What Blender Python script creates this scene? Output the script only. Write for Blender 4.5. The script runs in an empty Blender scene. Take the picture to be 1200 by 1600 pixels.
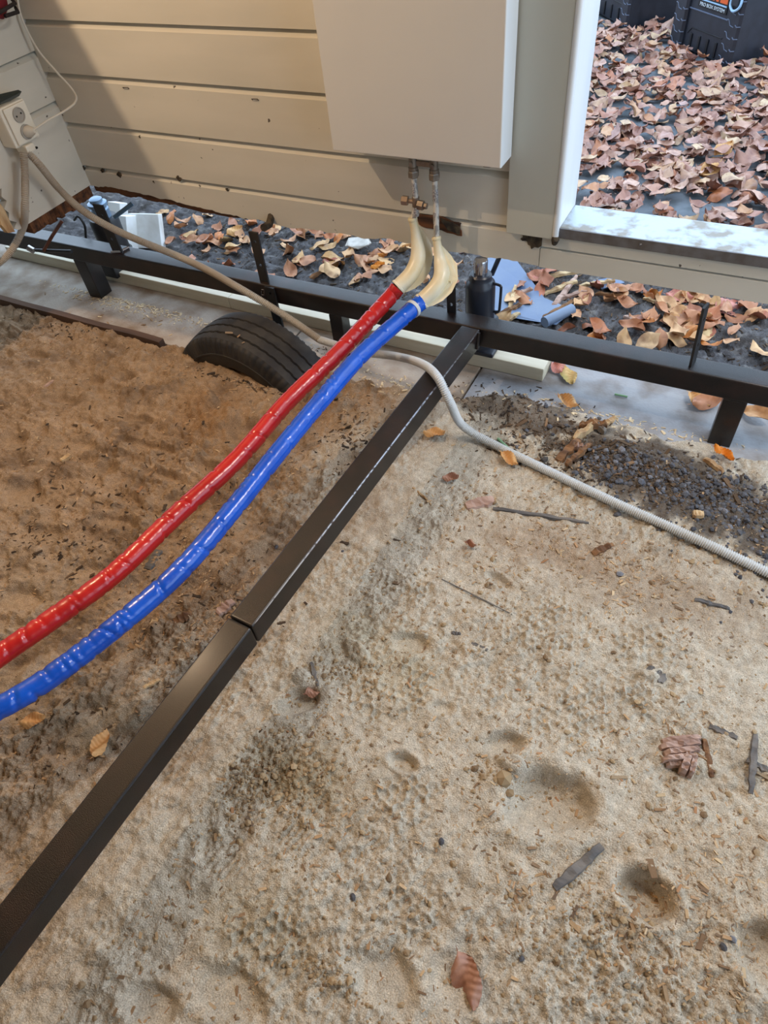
import bpy, bmesh, math, random
import numpy as np
from mathutils import Vector, Matrix

SC = bpy.context.scene
COL = SC.collection
PI = math.pi
random.seed(7)
RNG = np.random.default_rng(11)

# ------------------------------------------------------------------ camera
F, CX, CY, CAMH = 1045.0, 600.0, 800.0, 1.30        # focal length in pixels of the 1200x1600 frame
_d = np.array([127, 900, F]); _d /= np.linalg.norm(_d)          # nadir seen from the camera
_x = np.array([-2580, -831, F]); _x -= _d * (_x @ _d); _x /= np.linalg.norm(_x)
_X, _Z = -_x, -_d
_Y = np.cross(_Z, _X)
RT = np.array([_X, _Y, _Z])                         # rows: world axes in camera coordinates
cam_data = bpy.data.cameras.new('camera')
cam = bpy.data.objects.new('camera', cam_data)
COL.objects.link(cam)
_r, _u, _b = RT[:, 0], -RT[:, 1], -RT[:, 2]
cam.matrix_world = Matrix(((_r[0], _u[0], _b[0], 0), (_r[1], _u[1], _b[1], 0), (_r[2], _u[2], _b[2], CAMH), (0, 0, 0, 1)))
cam_data.sensor_fit = 'VERTICAL'
cam_data.sensor_height = 24.0
cam_data.lens = 24.0 * F / 1600.0
cam_data.clip_start = 0.02
SC.camera = cam

# ------------------------------------------------------------------ world, lights, exposure
SC.view_settings.view_transform = 'Standard'
SC.view_settings.look = 'None'
SC.view_settings.gamma = 1.0
SC.view_settings.use_curve_mapping = False
SC.view_settings.exposure = 0.2

world = bpy.data.worlds.new('overcast_sky')
SC.world = world
world.use_nodes = True
_bg = world.node_tree.nodes['Background']
_bg.inputs[0].default_value = (0.62, 0.79, 1.0, 1)
_bg.inputs[1].default_value = 2.6


def lamp(name, kind, loc, energy, color, target=None, **kw):
    l = bpy.data.lights.new(name, kind)
    l.energy = energy
    l.color = color
    for k, v in kw.items():
        setattr(l, k, v)
    o = bpy.data.objects.new(name, l)
    COL.objects.link(o)
    o.location = loc
    if target is not None:
        o.rotation_euler = (Vector(target) - Vector(loc)).to_track_quat('-Z', 'Y').to_euler()
    return o


lamp('added_key_light', 'AREA', (0.70, 1.30, 2.18), 21, (1.0, 0.96, 0.91), (0.0, 0.35, 0.0), shape='RECTANGLE', size=0.7, size_y=0.35)  # unseen key light, added to bring light from high at the back right
lamp('work_lamp_bulb', 'POINT', (-1.78, 0.85, 1.75), 37, (1.0, 0.73, 0.48), shadow_soft_size=0.006)


# ------------------------------------------------------------------ measuring helpers: where the photo's sight lines meet real planes
def _ray(u, v):
    return RT @ np.array([u - CX, v - CY, F])


def G(u, v, z=0.0):
    r = _ray(u, v); t = (z - CAMH) / r[2]
    return Vector((t * r[0], t * r[1], z))


def YP(u, v, y):
    r = _ray(u, v); t = y / r[1]
    return Vector((t * r[0], y, CAMH + t * r[2]))


def XP(u, v, x):
    r = _ray(u, v); t = x / r[0]
    return Vector((x, t * r[1], CAMH + t * r[2]))


def S(r, g, b):
    def f(c):
        c /= 255.0
        return c / 12.92 if c <= 0.04045 else ((c + 0.055) / 1.055) ** 2.4
    return (f(r), f(g), f(b), 1.0)


# ------------------------------------------------------------------ numpy noise
_perm = RNG.permutation(256)
_ang = RNG.random(256) * 2 * PI
_gx, _gy = np.cos(_ang), np.sin(_ang)


def perlin(x, y, seed=0):
    x = np.asarray(x, float) + seed * 17.31; y = np.asarray(y, float) - seed * 9.77
    xi = np.floor(x).astype(int); yi = np.floor(y).astype(int)
    fx = x - xi; fy = y - yi
    u = fx * fx * fx * (fx * (fx * 6 - 15) + 10); v = fy * fy * fy * (fy * (fy * 6 - 15) + 10)

    def gr(ix, iy, dx, dy):
        h = _perm[(_perm[ix & 255] + iy) & 255]
        return _gx[h] * dx + _gy[h] * dy
    a = gr(xi, yi, fx, fy); b = gr(xi + 1, yi, fx - 1, fy)
    c = gr(xi, yi + 1, fx, fy - 1); d = gr(xi + 1, yi + 1, fx - 1, fy - 1)
    return (a + (b - a) * u) * (1 - v) + (c + (d - c) * u) * v


def fbm(x, y, seed=0, oct=4, gain=0.5):
    s = 0; a = 1.0; f = 1.0
    for i in range(oct):
        s = s + a * perlin(np.asarray(x) * f, np.asarray(y) * f, seed + i * 3); a *= gain; f *= 2.03
    return s


def sstep(a, b, x):
    t = np.clip((x - a) / (b - a), 0, 1)
    return t * t * (3 - 2 * t)


def ell(x, y, cx, cy, rx, ry, rot=0.0):
    c, s = math.cos(rot), math.sin(rot)
    dx, dy = x - cx, y - cy
    return np.sqrt(((dx * c + dy * s) / rx) ** 2 + ((-dx * s + dy * c) / ry) ** 2)


def hexridge(x, y, size, rot):
    c, s = math.cos(rot), math.sin(rot)
    px, py = (x * c + y * s) / size, (-x * s + y * c) / size
    py = py / 0.866
    best = np.full(np.shape(px), 9.0); sec = np.full(np.shape(px), 9.0)
    r0 = np.floor(py)
    for dr in (-1, 0, 1, 2):
        row = r0 + dr
        off = 0.5 * (row % 2)
        c0 = np.floor(px - off)
        for dc in (0, 1):
            d = np.hypot(px - (c0 + dc + off), (py - row) * 0.866)
            sec = np.minimum(sec, np.maximum(best, d)); best = np.minimum(best, d)
    return np.exp(-((sec - best) / 0.21) ** 2)


# ------------------------------------------------------------------ materials
def mat(name, color, rough=0.6, metal=0.0, color2=None, scale=8.0, bump=0.0, bscale=60.0, spec=0.5, coat=0.0,
        detail=4.0, lo=0.4, hi=0.65, stretch=None, sss=0.0, trans=0.0):
    m = bpy.data.materials.new(name)
    m.use_nodes = True
    nt = m.node_tree
    p = nt.nodes['Principled BSDF']
    p.inputs['Base Color'].default_value = color
    p.inputs['Roughness'].default_value = rough
    p.inputs['Metallic'].default_value = metal
    p.inputs['Specular IOR Level'].default_value = spec
    p.inputs['Coat Weight'].default_value = coat
    p.inputs['Coat Roughness'].default_value = 0.2
    if sss:
        p.inputs['Subsurface Weight'].default_value = sss
        p.inputs['Subsurface Radius'].default_value = (0.01, 0.008, 0.005)
    if trans:
        p.inputs['Transmission Weight'].default_value = trans
    tc = nt.nodes.new('ShaderNodeTexCoord')
    mp = nt.nodes.new('ShaderNodeMapping')
    nt.links.new(tc.outputs['Object'], mp.inputs['Vector'])
    if stretch:
        mp.inputs['Scale'].default_value = stretch
    if color2 is not None:
        n = nt.nodes.new('ShaderNodeTexNoise')
        n.inputs['Scale'].default_value = scale
        n.inputs['Detail'].default_value = detail
        r = nt.nodes.new('ShaderNodeMapRange')
        r.inputs[1].default_value = lo; r.inputs[2].default_value = hi
        mx = nt.nodes.new('ShaderNodeMix'); mx.data_type = 'RGBA'
        mx.inputs[6].default_value = color; mx.inputs[7].default_value = color2
        nt.links.new(mp.outputs[0], n.inputs['Vector'])
        nt.links.new(n.outputs[0], r.inputs[0]); nt.links.new(r.outputs[0], mx.inputs[0])
        nt.links.new(mx.outputs[2], p.inputs['Base Color'])
    if bump:
        n2 = nt.nodes.new('ShaderNodeTexNoise')
        n2.inputs['Scale'].default_value = bscale; n2.inputs['Detail'].default_value = 4
        nt.links.new(mp.outputs[0], n2.inputs['Vector'])
        b = nt.nodes.new('ShaderNodeBump')
        b.inputs['Strength'].default_value = bump; b.inputs['Distance'].default_value = 0.002
        nt.links.new(n2.outputs[0], b.inputs['Height'])
        nt.links.new(b.outputs[0], p.inputs['Normal'])
    return m


def ramp_mat(name, stops, rough=0.6, bump=0.3, bscale=150.0, stain=None, spec=0.4):
    """colour differs from object to object and from loose piece to loose piece"""
    m = bpy.data.materials.new(name)
    m.use_nodes = True
    nt = m.node_tree
    p = nt.nodes['Principled BSDF']
    p.inputs['Roughness'].default_value = rough
    p.inputs['Specular IOR Level'].default_value = spec
    oi = nt.nodes.new('ShaderNodeObjectInfo')
    ge = nt.nodes.new('ShaderNodeNewGeometry')
    ad = nt.nodes.new('ShaderNodeMath'); ad.operation = 'ADD'
    fr = nt.nodes.new('ShaderNodeMath'); fr.operation = 'FRACT'
    nt.links.new(oi.outputs['Random'], ad.inputs[0]); nt.links.new(ge.outputs['Random Per Island'], ad.inputs[1])
    nt.links.new(ad.outputs[0], fr.inputs[0])
    cr = nt.nodes.new('ShaderNodeValToRGB')
    el = cr.color_ramp.elements
    while len(el) < len(stops):
        el.new(0.5)
    for e, (pos, c) in zip(el, stops):
        e.position = pos; e.color = c
    cr.color_ramp.interpolation = 'LINEAR'
    nt.links.new(fr.outputs[0], cr.inputs[0])
    out = cr.outputs[0]
    tc = nt.nodes.new('ShaderNodeTexCoord')
    if stain:
        n = nt.nodes.new('ShaderNodeTexNoise'); n.inputs['Scale'].default_value = stain[1]; n.inputs['Detail'].default_value = 4
        nt.links.new(tc.outputs['Object'], n.inputs['Vector'])
        r = nt.nodes.new('ShaderNodeMapRange'); r.inputs[1].default_value = 0.45; r.inputs[2].default_value = 0.75
        r.inputs[4].default_value = 0.75
        nt.links.new(n.outputs[0], r.inputs[0])
        mx = nt.nodes.new('ShaderNodeMix'); mx.data_type = 'RGBA'
        mx.inputs[7].default_value = stain[0]
        nt.links.new(r.outputs[0], mx.inputs[0]); nt.links.new(out, mx.inputs[6])
        out = mx.outputs[2]
    nt.links.new(out, p.inputs['Base Color'])
    n2 = nt.nodes.new('ShaderNodeTexNoise'); n2.inputs['Scale'].default_value = bscale
    nt.links.new(tc.outputs['Object'], n2.inputs['Vector'])
    b = nt.nodes.new('ShaderNodeBump'); b.inputs['Strength'].default_value = bump; b.inputs['Distance'].default_value = 0.002
    nt.links.new(n2.outputs[0], b.inputs['Height']); nt.links.new(b.outputs[0], p.inputs['Normal'])
    return m


def paint_mat(name, base, base2, moldz=0.44):
    """cream house paint with scuffs and black mould specks low on the boards"""
    m = mat(name, base, 0.55, color2=base2, scale=3.0, bump=0.12, bscale=25, spec=0.35, stretch=(0.6, 1, 3))
    nt = m.node_tree
    p = nt.nodes['Principled BSDF']
    prev = p.inputs['Base Color'].links[0].from_socket
    tc = nt.nodes.new('ShaderNodeTexCoord')
    n = nt.nodes.new('ShaderNodeTexNoise'); n.inputs['Scale'].default_value = 42; n.inputs['Detail'].default_value = 2
    n3 = nt.nodes.new('ShaderNodeTexNoise'); n3.inputs['Scale'].default_value = 7
    nt.links.new(tc.outputs['Object'], n.inputs['Vector']); nt.links.new(tc.outputs['Object'], n3.inputs['Vector'])
    sx = nt.nodes.new('ShaderNodeSeparateXYZ'); nt.links.new(tc.outputs['Object'], sx.inputs[0])
    zr = nt.nodes.new('ShaderNodeMapRange'); zr.inputs[1].default_value = moldz + 0.10; zr.inputs[2].default_value = moldz - 0.1
    zr.inputs[3].default_value = -0.06; zr.inputs[4].default_value = 0.055
    nt.links.new(sx.outputs[2], zr.inputs[0])
    a1 = nt.nodes.new('ShaderNodeMath'); a1.operation = 'ADD'
    nt.links.new(n.outputs[0], a1.inputs[0]); nt.links.new(zr.outputs[0], a1.inputs[1])
    a2 = nt.nodes.new('ShaderNodeMath'); a2.operation = 'MULTIPLY_ADD'; a2.inputs[1].default_value = 0.35; a2.inputs[2].default_value = -0.175
    nt.links.new(n3.outputs[0], a2.inputs[0])
    a3 = nt.nodes.new('ShaderNodeMath'); a3.operation = 'ADD'
    nt.links.new(a1.outputs[0], a3.inputs[0]); nt.links.new(a2.outputs[0], a3.inputs[1])
    r = nt.nodes.new('ShaderNodeMapRange'); r.inputs[1].default_value = 0.79; r.inputs[2].default_value = 0.82; r.inputs[4].default_value = 0.9
    nt.links.new(a3.outputs[0], r.inputs[0])
    mx = nt.nodes.new('ShaderNodeMix'); mx.data_type = 'RGBA'; mx.inputs[7].default_value = S(52, 42, 32)
    nt.links.new(r.outputs[0], mx.inputs[0]); nt.links.new(prev, mx.inputs[6])
    nt.links.new(mx.outputs[2], p.inputs['Base Color'])
    return m


M = {}
M['paint'] = paint_mat('cream_board_paint', S(206, 202, 190), S(197, 194, 182))
M['casing'] = mat('casing_paint', S(190, 188, 176), 0.5, color2=S(180, 180, 168), scale=4, stretch=(1, 1, 0.3), bump=0.05)
M['white_paint'] = mat('white_door_paint', S(222, 226, 228), 0.4, color2=S(206, 212, 216), scale=6, stretch=(1, 1, 0.2))
M['radiator'] = mat('radiator_enamel', S(208, 206, 200), 0.42, color2=S(204, 202, 197), scale=3, bump=0.02, bscale=40)
M['steel'] = mat('black_rusty_steel', S(17, 12, 12), 0.38, color2=S(40, 24, 20), scale=16, lo=0.48, hi=0.78, bump=0.45, bscale=620, spec=0.4, coat=0.35)
M['rust'] = mat('rust', S(96, 54, 34), 0.8, color2=S(60, 34, 24), scale=40, bump=0.4, bscale=200)
M['rubber'] = mat('tyre_rubber', S(42, 42, 44), 0.62, color2=S(60, 58, 56), scale=18, bump=0.25, bscale=220, spec=0.3)
M['rubber_dark'] = mat('tyre_sidewall', S(36, 34, 33), 0.6, color2=S(48, 45, 42), scale=22, bump=0.15, bscale=160)
M['timber'] = mat('cream_timber', S(214, 208, 188), 0.7, color2=S(198, 190, 166), scale=9, stretch=(0.3, 3, 3), bump=0.3, bscale=40)
M['red'] = mat('red_sleeve', S(196, 34, 34), 0.24, color2=S(176, 28, 30), scale=10, bump=0.35, bscale=45, coat=0.3)
M['blue'] = mat('blue_sleeve', S(16, 92, 212), 0.22, color2=S(12, 78, 188), scale=10, bump=0.4, bscale=50, coat=0.3)
M['ivory'] = mat('ivory_plastic', S(230, 224, 200), 0.32, color2=S(220, 206, 166), scale=14, sss=0.25, spec=0.5)
M['pipe_white'] = mat('white_pipe', S(214, 212, 204), 0.35, color2=S(150, 150, 146), scale=60, lo=0.52, hi=0.58, stretch=(1, 1, 0.5))
M['foil'] = mat('silver_print', S(206, 206, 206), 0.3, 0.5, color2=S(120, 120, 122), scale=300, bump=0.5, bscale=150)
M['valve'] = mat('dull_nickel', S(148, 140, 130), 0.4, 0.7, color2=S(116, 106, 96), scale=30, bump=0.1)
M['brass'] = mat('brass', S(150, 134, 118), 0.4, 0.6, color2=S(120, 104, 90), scale=30)
M['conduit'] = mat('grey_conduit', S(206, 210, 212), 0.5, color2=S(192, 190, 184), scale=4)
M['conduit_dusty'] = mat('dusty_conduit', S(180, 170, 154), 0.6, color2=S(160, 148, 132), scale=6)
M['jack_blue'] = mat('jack_paint', S(38, 44, 56), 0.35, color2=S(28, 32, 42), scale=12, bump=0.1)
M['chrome'] = mat('chrome', S(190, 190, 196), 0.18, 1.0)
M['black_paint'] = mat('black_paint', S(26, 26, 28), 0.45, color2=S(36, 34, 34), scale=20, bump=0.15)
M['white_wood'] = mat('white_block', S(238, 238, 236), 0.6, color2=S(212, 208, 200), scale=10, bump=0.15)
M['alu'] = mat('aluminium_sill', S(176, 186, 194), 0.38, 0.6, color2=S(138, 132, 122), scale=20, lo=0.47, hi=0.62, bump=0.3, bscale=90)
M['alu_edge'] = mat('sill_edge', S(120, 120, 124), 0.4, 0.7, color2=S(104, 100, 98), scale=30)
M['socket'] = mat('socket_plastic', S(222, 218, 204), 0.4)
M['socket_grey'] = mat('socket_well', S(160, 156, 148), 0.45)
M['dark'] = mat('dark_hole', S(18, 17, 16), 0.8)
M['red_bag'] = mat('red_fabric', S(120, 22, 34), 0.8, color2=S(98, 16, 28), scale=30, bump=0.4, bscale=300)
M['strap'] = mat('black_webbing', S(30, 26, 28), 0.8, bump=0.3, bscale=300)
M['cable'] = mat('white_cable', S(204, 198, 184), 0.45)
M['rot'] = mat('rotten_wood', S(112, 70, 40), 0.9, color2=S(48, 30, 20), scale=22, bump=1.0, bscale=60, stretch=(0.4, 2, 2))
M['rawwood'] = mat('bare_wood', S(204, 178, 138), 0.85, color2=S(150, 116, 80), scale=30, bump=0.6, bscale=60, stretch=(1, 1, 0.3))
M['mould'] = mat('black_mould', S(46, 38, 30), 0.95, color2=S(88, 76, 58), scale=60, bump=1.0, bscale=90)
M['chest'] = mat('chest_plastic', S(44, 47, 56), 0.42, color2=S(38, 40, 48), scale=20, bump=0.12, bscale=300)
M['chest_line'] = mat('chest_edge', S(92, 102, 122), 0.35)
M['orange'] = mat('orange_label', S(222, 96, 40), 0.4)
M['label_blue'] = mat('pale_label_line', S(160, 196, 226), 0.35)
M['ink_white'] = mat('white_ink', S(216, 226, 232), 0.5)
M['ink_black'] = mat('black_ink', S(20, 20, 24), 0.5)
M['tarp'] = mat('blue_grey_sheet', S(92, 112, 146), 0.4, color2=S(110, 126, 150), scale=6, bump=0.3, bscale=20)
M['bark'] = mat('black_bark', S(84, 82, 82), 0.85, color2=S(124, 118, 112), scale=18, bump=0.8, bscale=90, stretch=(0.3, 1.5, 1))
M['palewood'] = mat('rotted_pale_wood', S(184, 156, 142), 0.9, color2=S(146, 116, 102), scale=14, bump=0.9, bscale=50, stretch=(0.3, 3, 3))
M['brownwood'] = mat('brown_splinter', S(142, 104, 70), 0.9, color2=S(92, 64, 44), scale=18, bump=0.8, bscale=60, stretch=(0.3, 3, 3))
M['edging'] = mat('edging_board', S(96, 72, 56), 0.9, color2=S(70, 52, 42), scale=10, bump=0.5, bscale=60, stretch=(0.3, 2, 2))
M['slab'] = mat('concrete_slab', S(176, 166, 154), 0.9, color2=S(134, 114, 94), scale=9, lo=0.38, hi=0.68, bump=0.6, bscale=130)
M['slab_grey'] = mat('concrete_slab_grey', S(156, 158, 162), 0.8, color2=S(122, 114, 108), scale=11, lo=0.42, hi=0.7, bump=0.5, bscale=130)
M['asphalt'] = mat('outdoor_paving', S(112, 120, 128), 0.8, color2=S(84, 92, 98), scale=14, bump=0.5, bscale=180)
M['green'] = mat('green_plastic', S(120, 160, 120), 0.5)
M['house'] = mat('grey_planks', S(120, 112, 100), 0.8)
M['plywood'] = mat('plywood', S(176, 150, 112), 0.8, color2=S(160, 132, 96), scale=6)
M['leaf_out'] = ramp_mat('beech_leaf_outdoors', [(0.0, S(128, 80, 62)), (0.2, S(186, 138, 116)), (0.42, S(204, 166, 146)), (0.58, S(154, 104, 86)), (0.74, S(214, 184, 146)), (0.88, S(178, 106, 60)), (1.0, S(180, 146, 138))],
                         0.38, 0.4, 90, (S(128, 84, 78), 26), 0.6)
M['leaf_in'] = ramp_mat('beech_leaf_dry', [(0.0, S(150, 92, 64)), (0.3, S(190, 134, 96)), (0.55, S(216, 176, 128)), (0.75, S(176, 112, 92)), (0.9, S(196, 120, 50)), (1.0, S(224, 196, 146))],
                        0.5, 0.4, 90, (S(130, 80, 54), 26))
M['leaf_brown'] = ramp_mat('brown_leaf', [(0.0, S(170, 126, 104)), (1.0, S(174, 130, 108))], 0.4, 0.4, 90, (S(118, 68, 46), 30))
M['leaf_tan'] = ramp_mat('tan_leaf', [(0.0, S(208, 160, 104)), (1.0, S(214, 168, 112))], 0.55, 0.4, 90, (S(168, 116, 70), 30))
M['leaf_orange'] = ramp_mat('orange_leaf', [(0.0, S(214, 130, 36)), (1.0, S(222, 140, 44))], 0.5, 0.4, 90, (S(170, 90, 30), 30))
M['leaf_pink'] = ramp_mat('pinkish_leaf', [(0.0, S(196, 128, 112)), (1.0, S(200, 136, 122))], 0.45, 0.4, 90, (S(150, 92, 80), 30))
M['leaf_green'] = ramp_mat('leaf_with_green', [(0.0, S(206, 170, 106)), (1.0, S(206, 170, 106))], 0.5, 0.4, 90, (S(122, 150, 70), 16))
M['paper'] = mat('crumpled_grey_flake', S(196, 190, 182), 0.8, color2=S(160, 154, 146), scale=24, bump=0.6, bscale=60)
M['chip'] = ramp_mat('wood_chip', [(0.0, S(120, 96, 74)), (0.3, S(164, 132, 98)), (0.55, S(190, 160, 122)), (0.75, S(108, 88, 72)), (0.9, S(206, 184, 150)), (1.0, S(160, 116, 80))], 0.9, 0.5, 120)
M['sawdust'] = ramp_mat('sawdust', [(0.0, S(204, 180, 142)), (0.6, S(224, 206, 172)), (1.0, S(176, 144, 106))], 0.9, 0.3, 120)
M['stone'] = ramp_mat('crushed_stone', [(0.0, S(62, 62, 68)), (0.4, S(92, 94, 102)), (0.7, S(72, 68, 66)), (1.0, S(122, 122, 128))], 0.8, 0.4, 120)
M['crumb'] = ramp_mat('sand_crumb', [(0.0, S(150, 128, 98)), (0.6, S(172, 150, 118)), (1.0, S(120, 98, 74))], 1.0, 0.4, 200)
M['litter'] = ramp_mat('dark_litter', [(0.0, S(60, 48, 38)), (0.5, S(92, 74, 56)), (0.8, S(46, 40, 36)), (1.0, S(140, 112, 84))], 0.95, 0.4, 120)


def ground_mat():
    m = bpy.data.materials.new('sandy_ground')
    m.use_nodes = True
    nt = m.node_tree
    p = nt.nodes['Principled BSDF']
    p.inputs['Roughness'].default_value = 0.95
    p.inputs['Specular IOR Level'].default_value = 0.25
    at = nt.nodes.new('ShaderNodeAttribute'); at.attribute_name = 'soil'
    tc = nt.nodes.new('ShaderNodeTexCoord')

    def noise(sc, det=3):
        n = nt.nodes.new('ShaderNodeTexNoise'); n.inputs['Scale'].default_value = sc; n.inputs['Detail'].default_value = det
        nt.links.new(tc.outputs['Object'], n.inputs['Vector']); return n
    prev = at.outputs['Color']
    for sc, det, a, b, lo, hi in ((420, 2, 0.3, 0.7, 0.72, 1.26), (70, 4, 0.3, 0.7, 0.84, 1.14)):
        n = noise(sc, det)
        r = nt.nodes.new('ShaderNodeMapRange'); r.inputs[1].default_value = a; r.inputs[2].default_value = b
        r.inputs[3].default_value = lo; r.inputs[4].default_value = hi
        nt.links.new(n.outputs[0], r.inputs[0])
        v = nt.nodes.new('ShaderNodeVectorMath'); v.operation = 'SCALE'
        nt.links.new(prev, v.inputs[0]); nt.links.new(r.outputs[0], v.inputs['Scale'])
        prev = v.outputs[0]
    nt.links.new(prev, p.inputs['Base Color'])
    n = noise(330, 6)
    b = nt.nodes.new('ShaderNodeBump'); b.inputs['Strength'].default_value = 0.9; b.inputs['Distance'].default_value = 0.004
    nt.links.new(n.outputs[0], b.inputs['Height']); nt.links.new(b.outputs[0], p.inputs['Normal'])
    return m


M['ground'] = ground_mat()


# ------------------------------------------------------------------ object helpers
def tag(o, label=None, cat=None, group=None, kind=None):
    if label: o['label'] = label
    if cat: o['category'] = cat
    if group: o['group'] = group
    if kind: o['kind'] = kind
    return o


def empty(name, loc, label=None, cat=None, group=None, kind=None):
    o = bpy.data.objects.new(name, None)
    o.empty_display_size = 0.03
    COL.objects.link(o)
    o.location = loc
    return tag(o, label, cat, group, kind)


def wloc(o):
    v = Vector((0, 0, 0))
    while o is not None:
        v += o.location; o = o.parent
    return v


class MB:
    """collects shapes in world coordinates; build() links them as one mesh object"""

    def __init__(s):
        s.v = []; s.f = []

    def add(s, vs, fs):
        k = len(s.v)
        s.v += [Vector(p) for p in vs]
        s.f += [tuple(i + k for i in f) for f in fs]
        return s

    def box(s, a, b, bev=0.0, mtx=None, seg=2):
        a, b = Vector(a), Vector(b)
        bm = bmesh.new()
        bmesh.ops.create_cube(bm, size=1)
        d = b - a
        for v in bm.verts:
            v.co = Vector((v.co.x * d.x, v.co.y * d.y, v.co.z * d.z)) + (a + b) / 2
        if bev:
            bmesh.ops.bevel(bm, geom=bm.edges[:], offset=bev, segments=seg, affect='EDGES', profile=0.6)
        return s.addbm(bm, mtx)

    def addbm(s, bm, mtx=None):
        bm.verts.index_update()
        vs = [(mtx @ v.co if mtx else v.co.copy()) for v in bm.verts]
        fs = [tuple(v.index for v in f.verts) for f in bm.faces]
        bm.free()
        return s.add(vs, fs)

    def bar(s, p, q, w, h, up=(0, 0, 1), bev=0.0, seg=2):
        """box from p to q, width w sideways, height h along up, centred"""
        p, q = Vector(p), Vector(q)
        z = (q - p); L = z.length; z.normalize()
        x = z.cross(Vector(up)).normalized(); y = x.cross(z).normalized()
        m = Matrix((x, y, z)).transposed().to_4x4(); m.translation = p
        return s.box((-w / 2, -h / 2, 0), (w / 2, h / 2, L), bev, m, seg)

    def tube(s, pts, r, n=12, cap=True, sq=1.0, ref=None):
        pts = [Vector(p) for p in pts]
        k = len(pts)
        rs = r if hasattr(r, '__len__') else [r] * k
        base = len(s.v)
        u = None
        for i in range(k):
            t = (pts[min(i + 1, k - 1)] - pts[max(i - 1, 0)]).normalized()
            if u is None:
                rf = Vector(ref) if ref else (Vector((0, 0, 1)) if abs(t.z) < 0.9 else Vector((0, 1, 0)))
                u = (rf - t * rf.dot(t)).normalized()
            else:
                u = (u - t * u.dot(t)).normalized()
            w = t.cross(u)
            for j in range(n):
                a = 2 * PI * j / n
                s.v.append(pts[i] + (u * math.cos(a) * sq + w * math.sin(a)) * rs[i])
        for i in range(k - 1):
            for j in range(n):
                j2 = (j + 1) % n
                s.f.append((base + i * n + j, base + i * n + j2, base + (i + 1) * n + j2, base + (i + 1) * n + j))
        if cap:
            s.f.append(tuple(base + j for j in reversed(range(n))))
            s.f.append(tuple(base + (k - 1) * n + j for j in range(n)))
        return s

    def lathe(s, prof, center, axis=(0, 0, 1), n=32):
        """prof: (radius, height) pairs along the axis"""
        c = Vector(center); z = Vector(axis).normalized()
        x = z.orthogonal().normalized(); y = z.cross(x)
        base = len(s.v)
        for r, h in prof:
            for j in range(n):
                a = 2 * PI * j / n
                s.v.append(c + z * h + (x * math.cos(a) + y * math.sin(a)) * r)
        for i in range(len(prof) - 1):
            for j in range(n):
                j2 = (j + 1) % n
                s.f.append((base + i * n + j, base + i * n + j2, base + (i + 1) * n + j2, base + (i + 1) * n + j))
        s.f.append(tuple(base + j for j in reversed(range(n))))
        s.f.append(tuple(base + (len(prof) - 1) * n + j for j in range(n)))
        return s

    def prism(s, poly, d):
        """planar polygon (world points) thickened by vector d"""
        d = Vector(d); n = len(poly); base = len(s.v)
        for p in poly: s.v.append(Vector(p))
        for p in poly: s.v.append(Vector(p) + d)
        s.f.append(tuple(base + i for i in range(n)))
        s.f.append(tuple(base + n + i for i in reversed(range(n))))
        for i in range(n):
            j = (i + 1) % n
            s.f.append((base + j, base + i, base + n + i, base + n + j))
        return s

    def plate(s, o, ux, uy, w, L, t, holes, r):
        """flat bar with round holes; o bottom centre, ux across, uy along, holes = distances along"""
        o, ux, uy = Vector(o), Vector(ux).normalized(), Vector(uy).normalized()
        un = ux.cross(uy)
        rows = []
        cur = 0.0
        cells = []
        for h in sorted(holes):
            a, b = h - w / 2, h + w / 2
            if a > cur: cells.append((cur, a, None))
            cells.append((max(a, cur), b, h)); cur = b
        if cur < L: cells.append((cur, L, None))
        for a, b, h in cells:
            if h is None:
                pts = [o + ux * x + uy * y for x, y in ((-w / 2, a), (w / 2, a), (w / 2, b), (-w / 2, b))]
                base = len(s.v)
                s.v += [p + un * t / 2 for p in pts] + [p - un * t / 2 for p in pts]
                s.f += [(base, base + 1, base + 2, base + 3), (base + 7, base + 6, base + 5, base + 4),
                        (base + 1, base, base + 4, base + 5), (base + 2, base + 1, base + 5, base + 6),
                        (base + 3, base + 2, base + 6, base + 7), (base, base + 3, base + 7, base + 4)]
            else:
                n = 16; base = len(s.v)
                cyl, sqr = [], []
                for j in range(n):
                    an = 2 * PI * j / n
                    c, si = math.cos(an), math.sin(an)
                    k = 1 / max(abs(c), abs(si))
                    cyl.append(o + ux * (c * r) + uy * (h + si * r))
                    yy = h + si * k * w / 2
                    sqr.append(o + ux * (c * k * w / 2) + uy * min(max(yy, a), b))
                for ring in (cyl, sqr):
                    for sg in (1, -1):
                        s.v += [p + un * sg * t / 2 for p in ring]
                for j in range(n):
                    q = (j + 1) % n
                    s.f.append((base + j, base + 2 * n + j, base + 2 * n + q, base + q))
                    s.f.append((base + n + q, base + 3 * n + q, base + 3 * n + j, base + n + j))
                    s.f.append((base + q, base + n + q, base + n + j, base + j))
                    s.f.append((base + 2 * n + j, base + 3 * n + j, base + 3 * n + q, base + 2 * n + q))
        return s

    def build(s, name, m, parent=None, smooth=False, mtx=None, origin=None):
        org = wloc(parent) if parent is not None else (Vector(origin) if origin is not None else Vector((0, 0, 0)))
        me = bpy.data.meshes.new(name)
        me.from_pydata([tuple((mtx @ p if mtx else p) - org) for p in s.v], [], s.f)
        bm = bmesh.new(); bm.from_mesh(me)
        bmesh.ops.recalc_face_normals(bm, faces=bm.faces[:])
        bm.to_mesh(me); bm.free()
        me.materials.append(m)
        if smooth:
            for f in me.polygons: f.use_smooth = True
            me.set_sharp_from_angle(angle=math.radians(38))
        o = bpy.data.objects.new(name, me)
        COL.objects.link(o)
        if parent is not None:
            o.parent = parent
        elif origin is not None:
            o.location = origin
        return o


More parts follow.
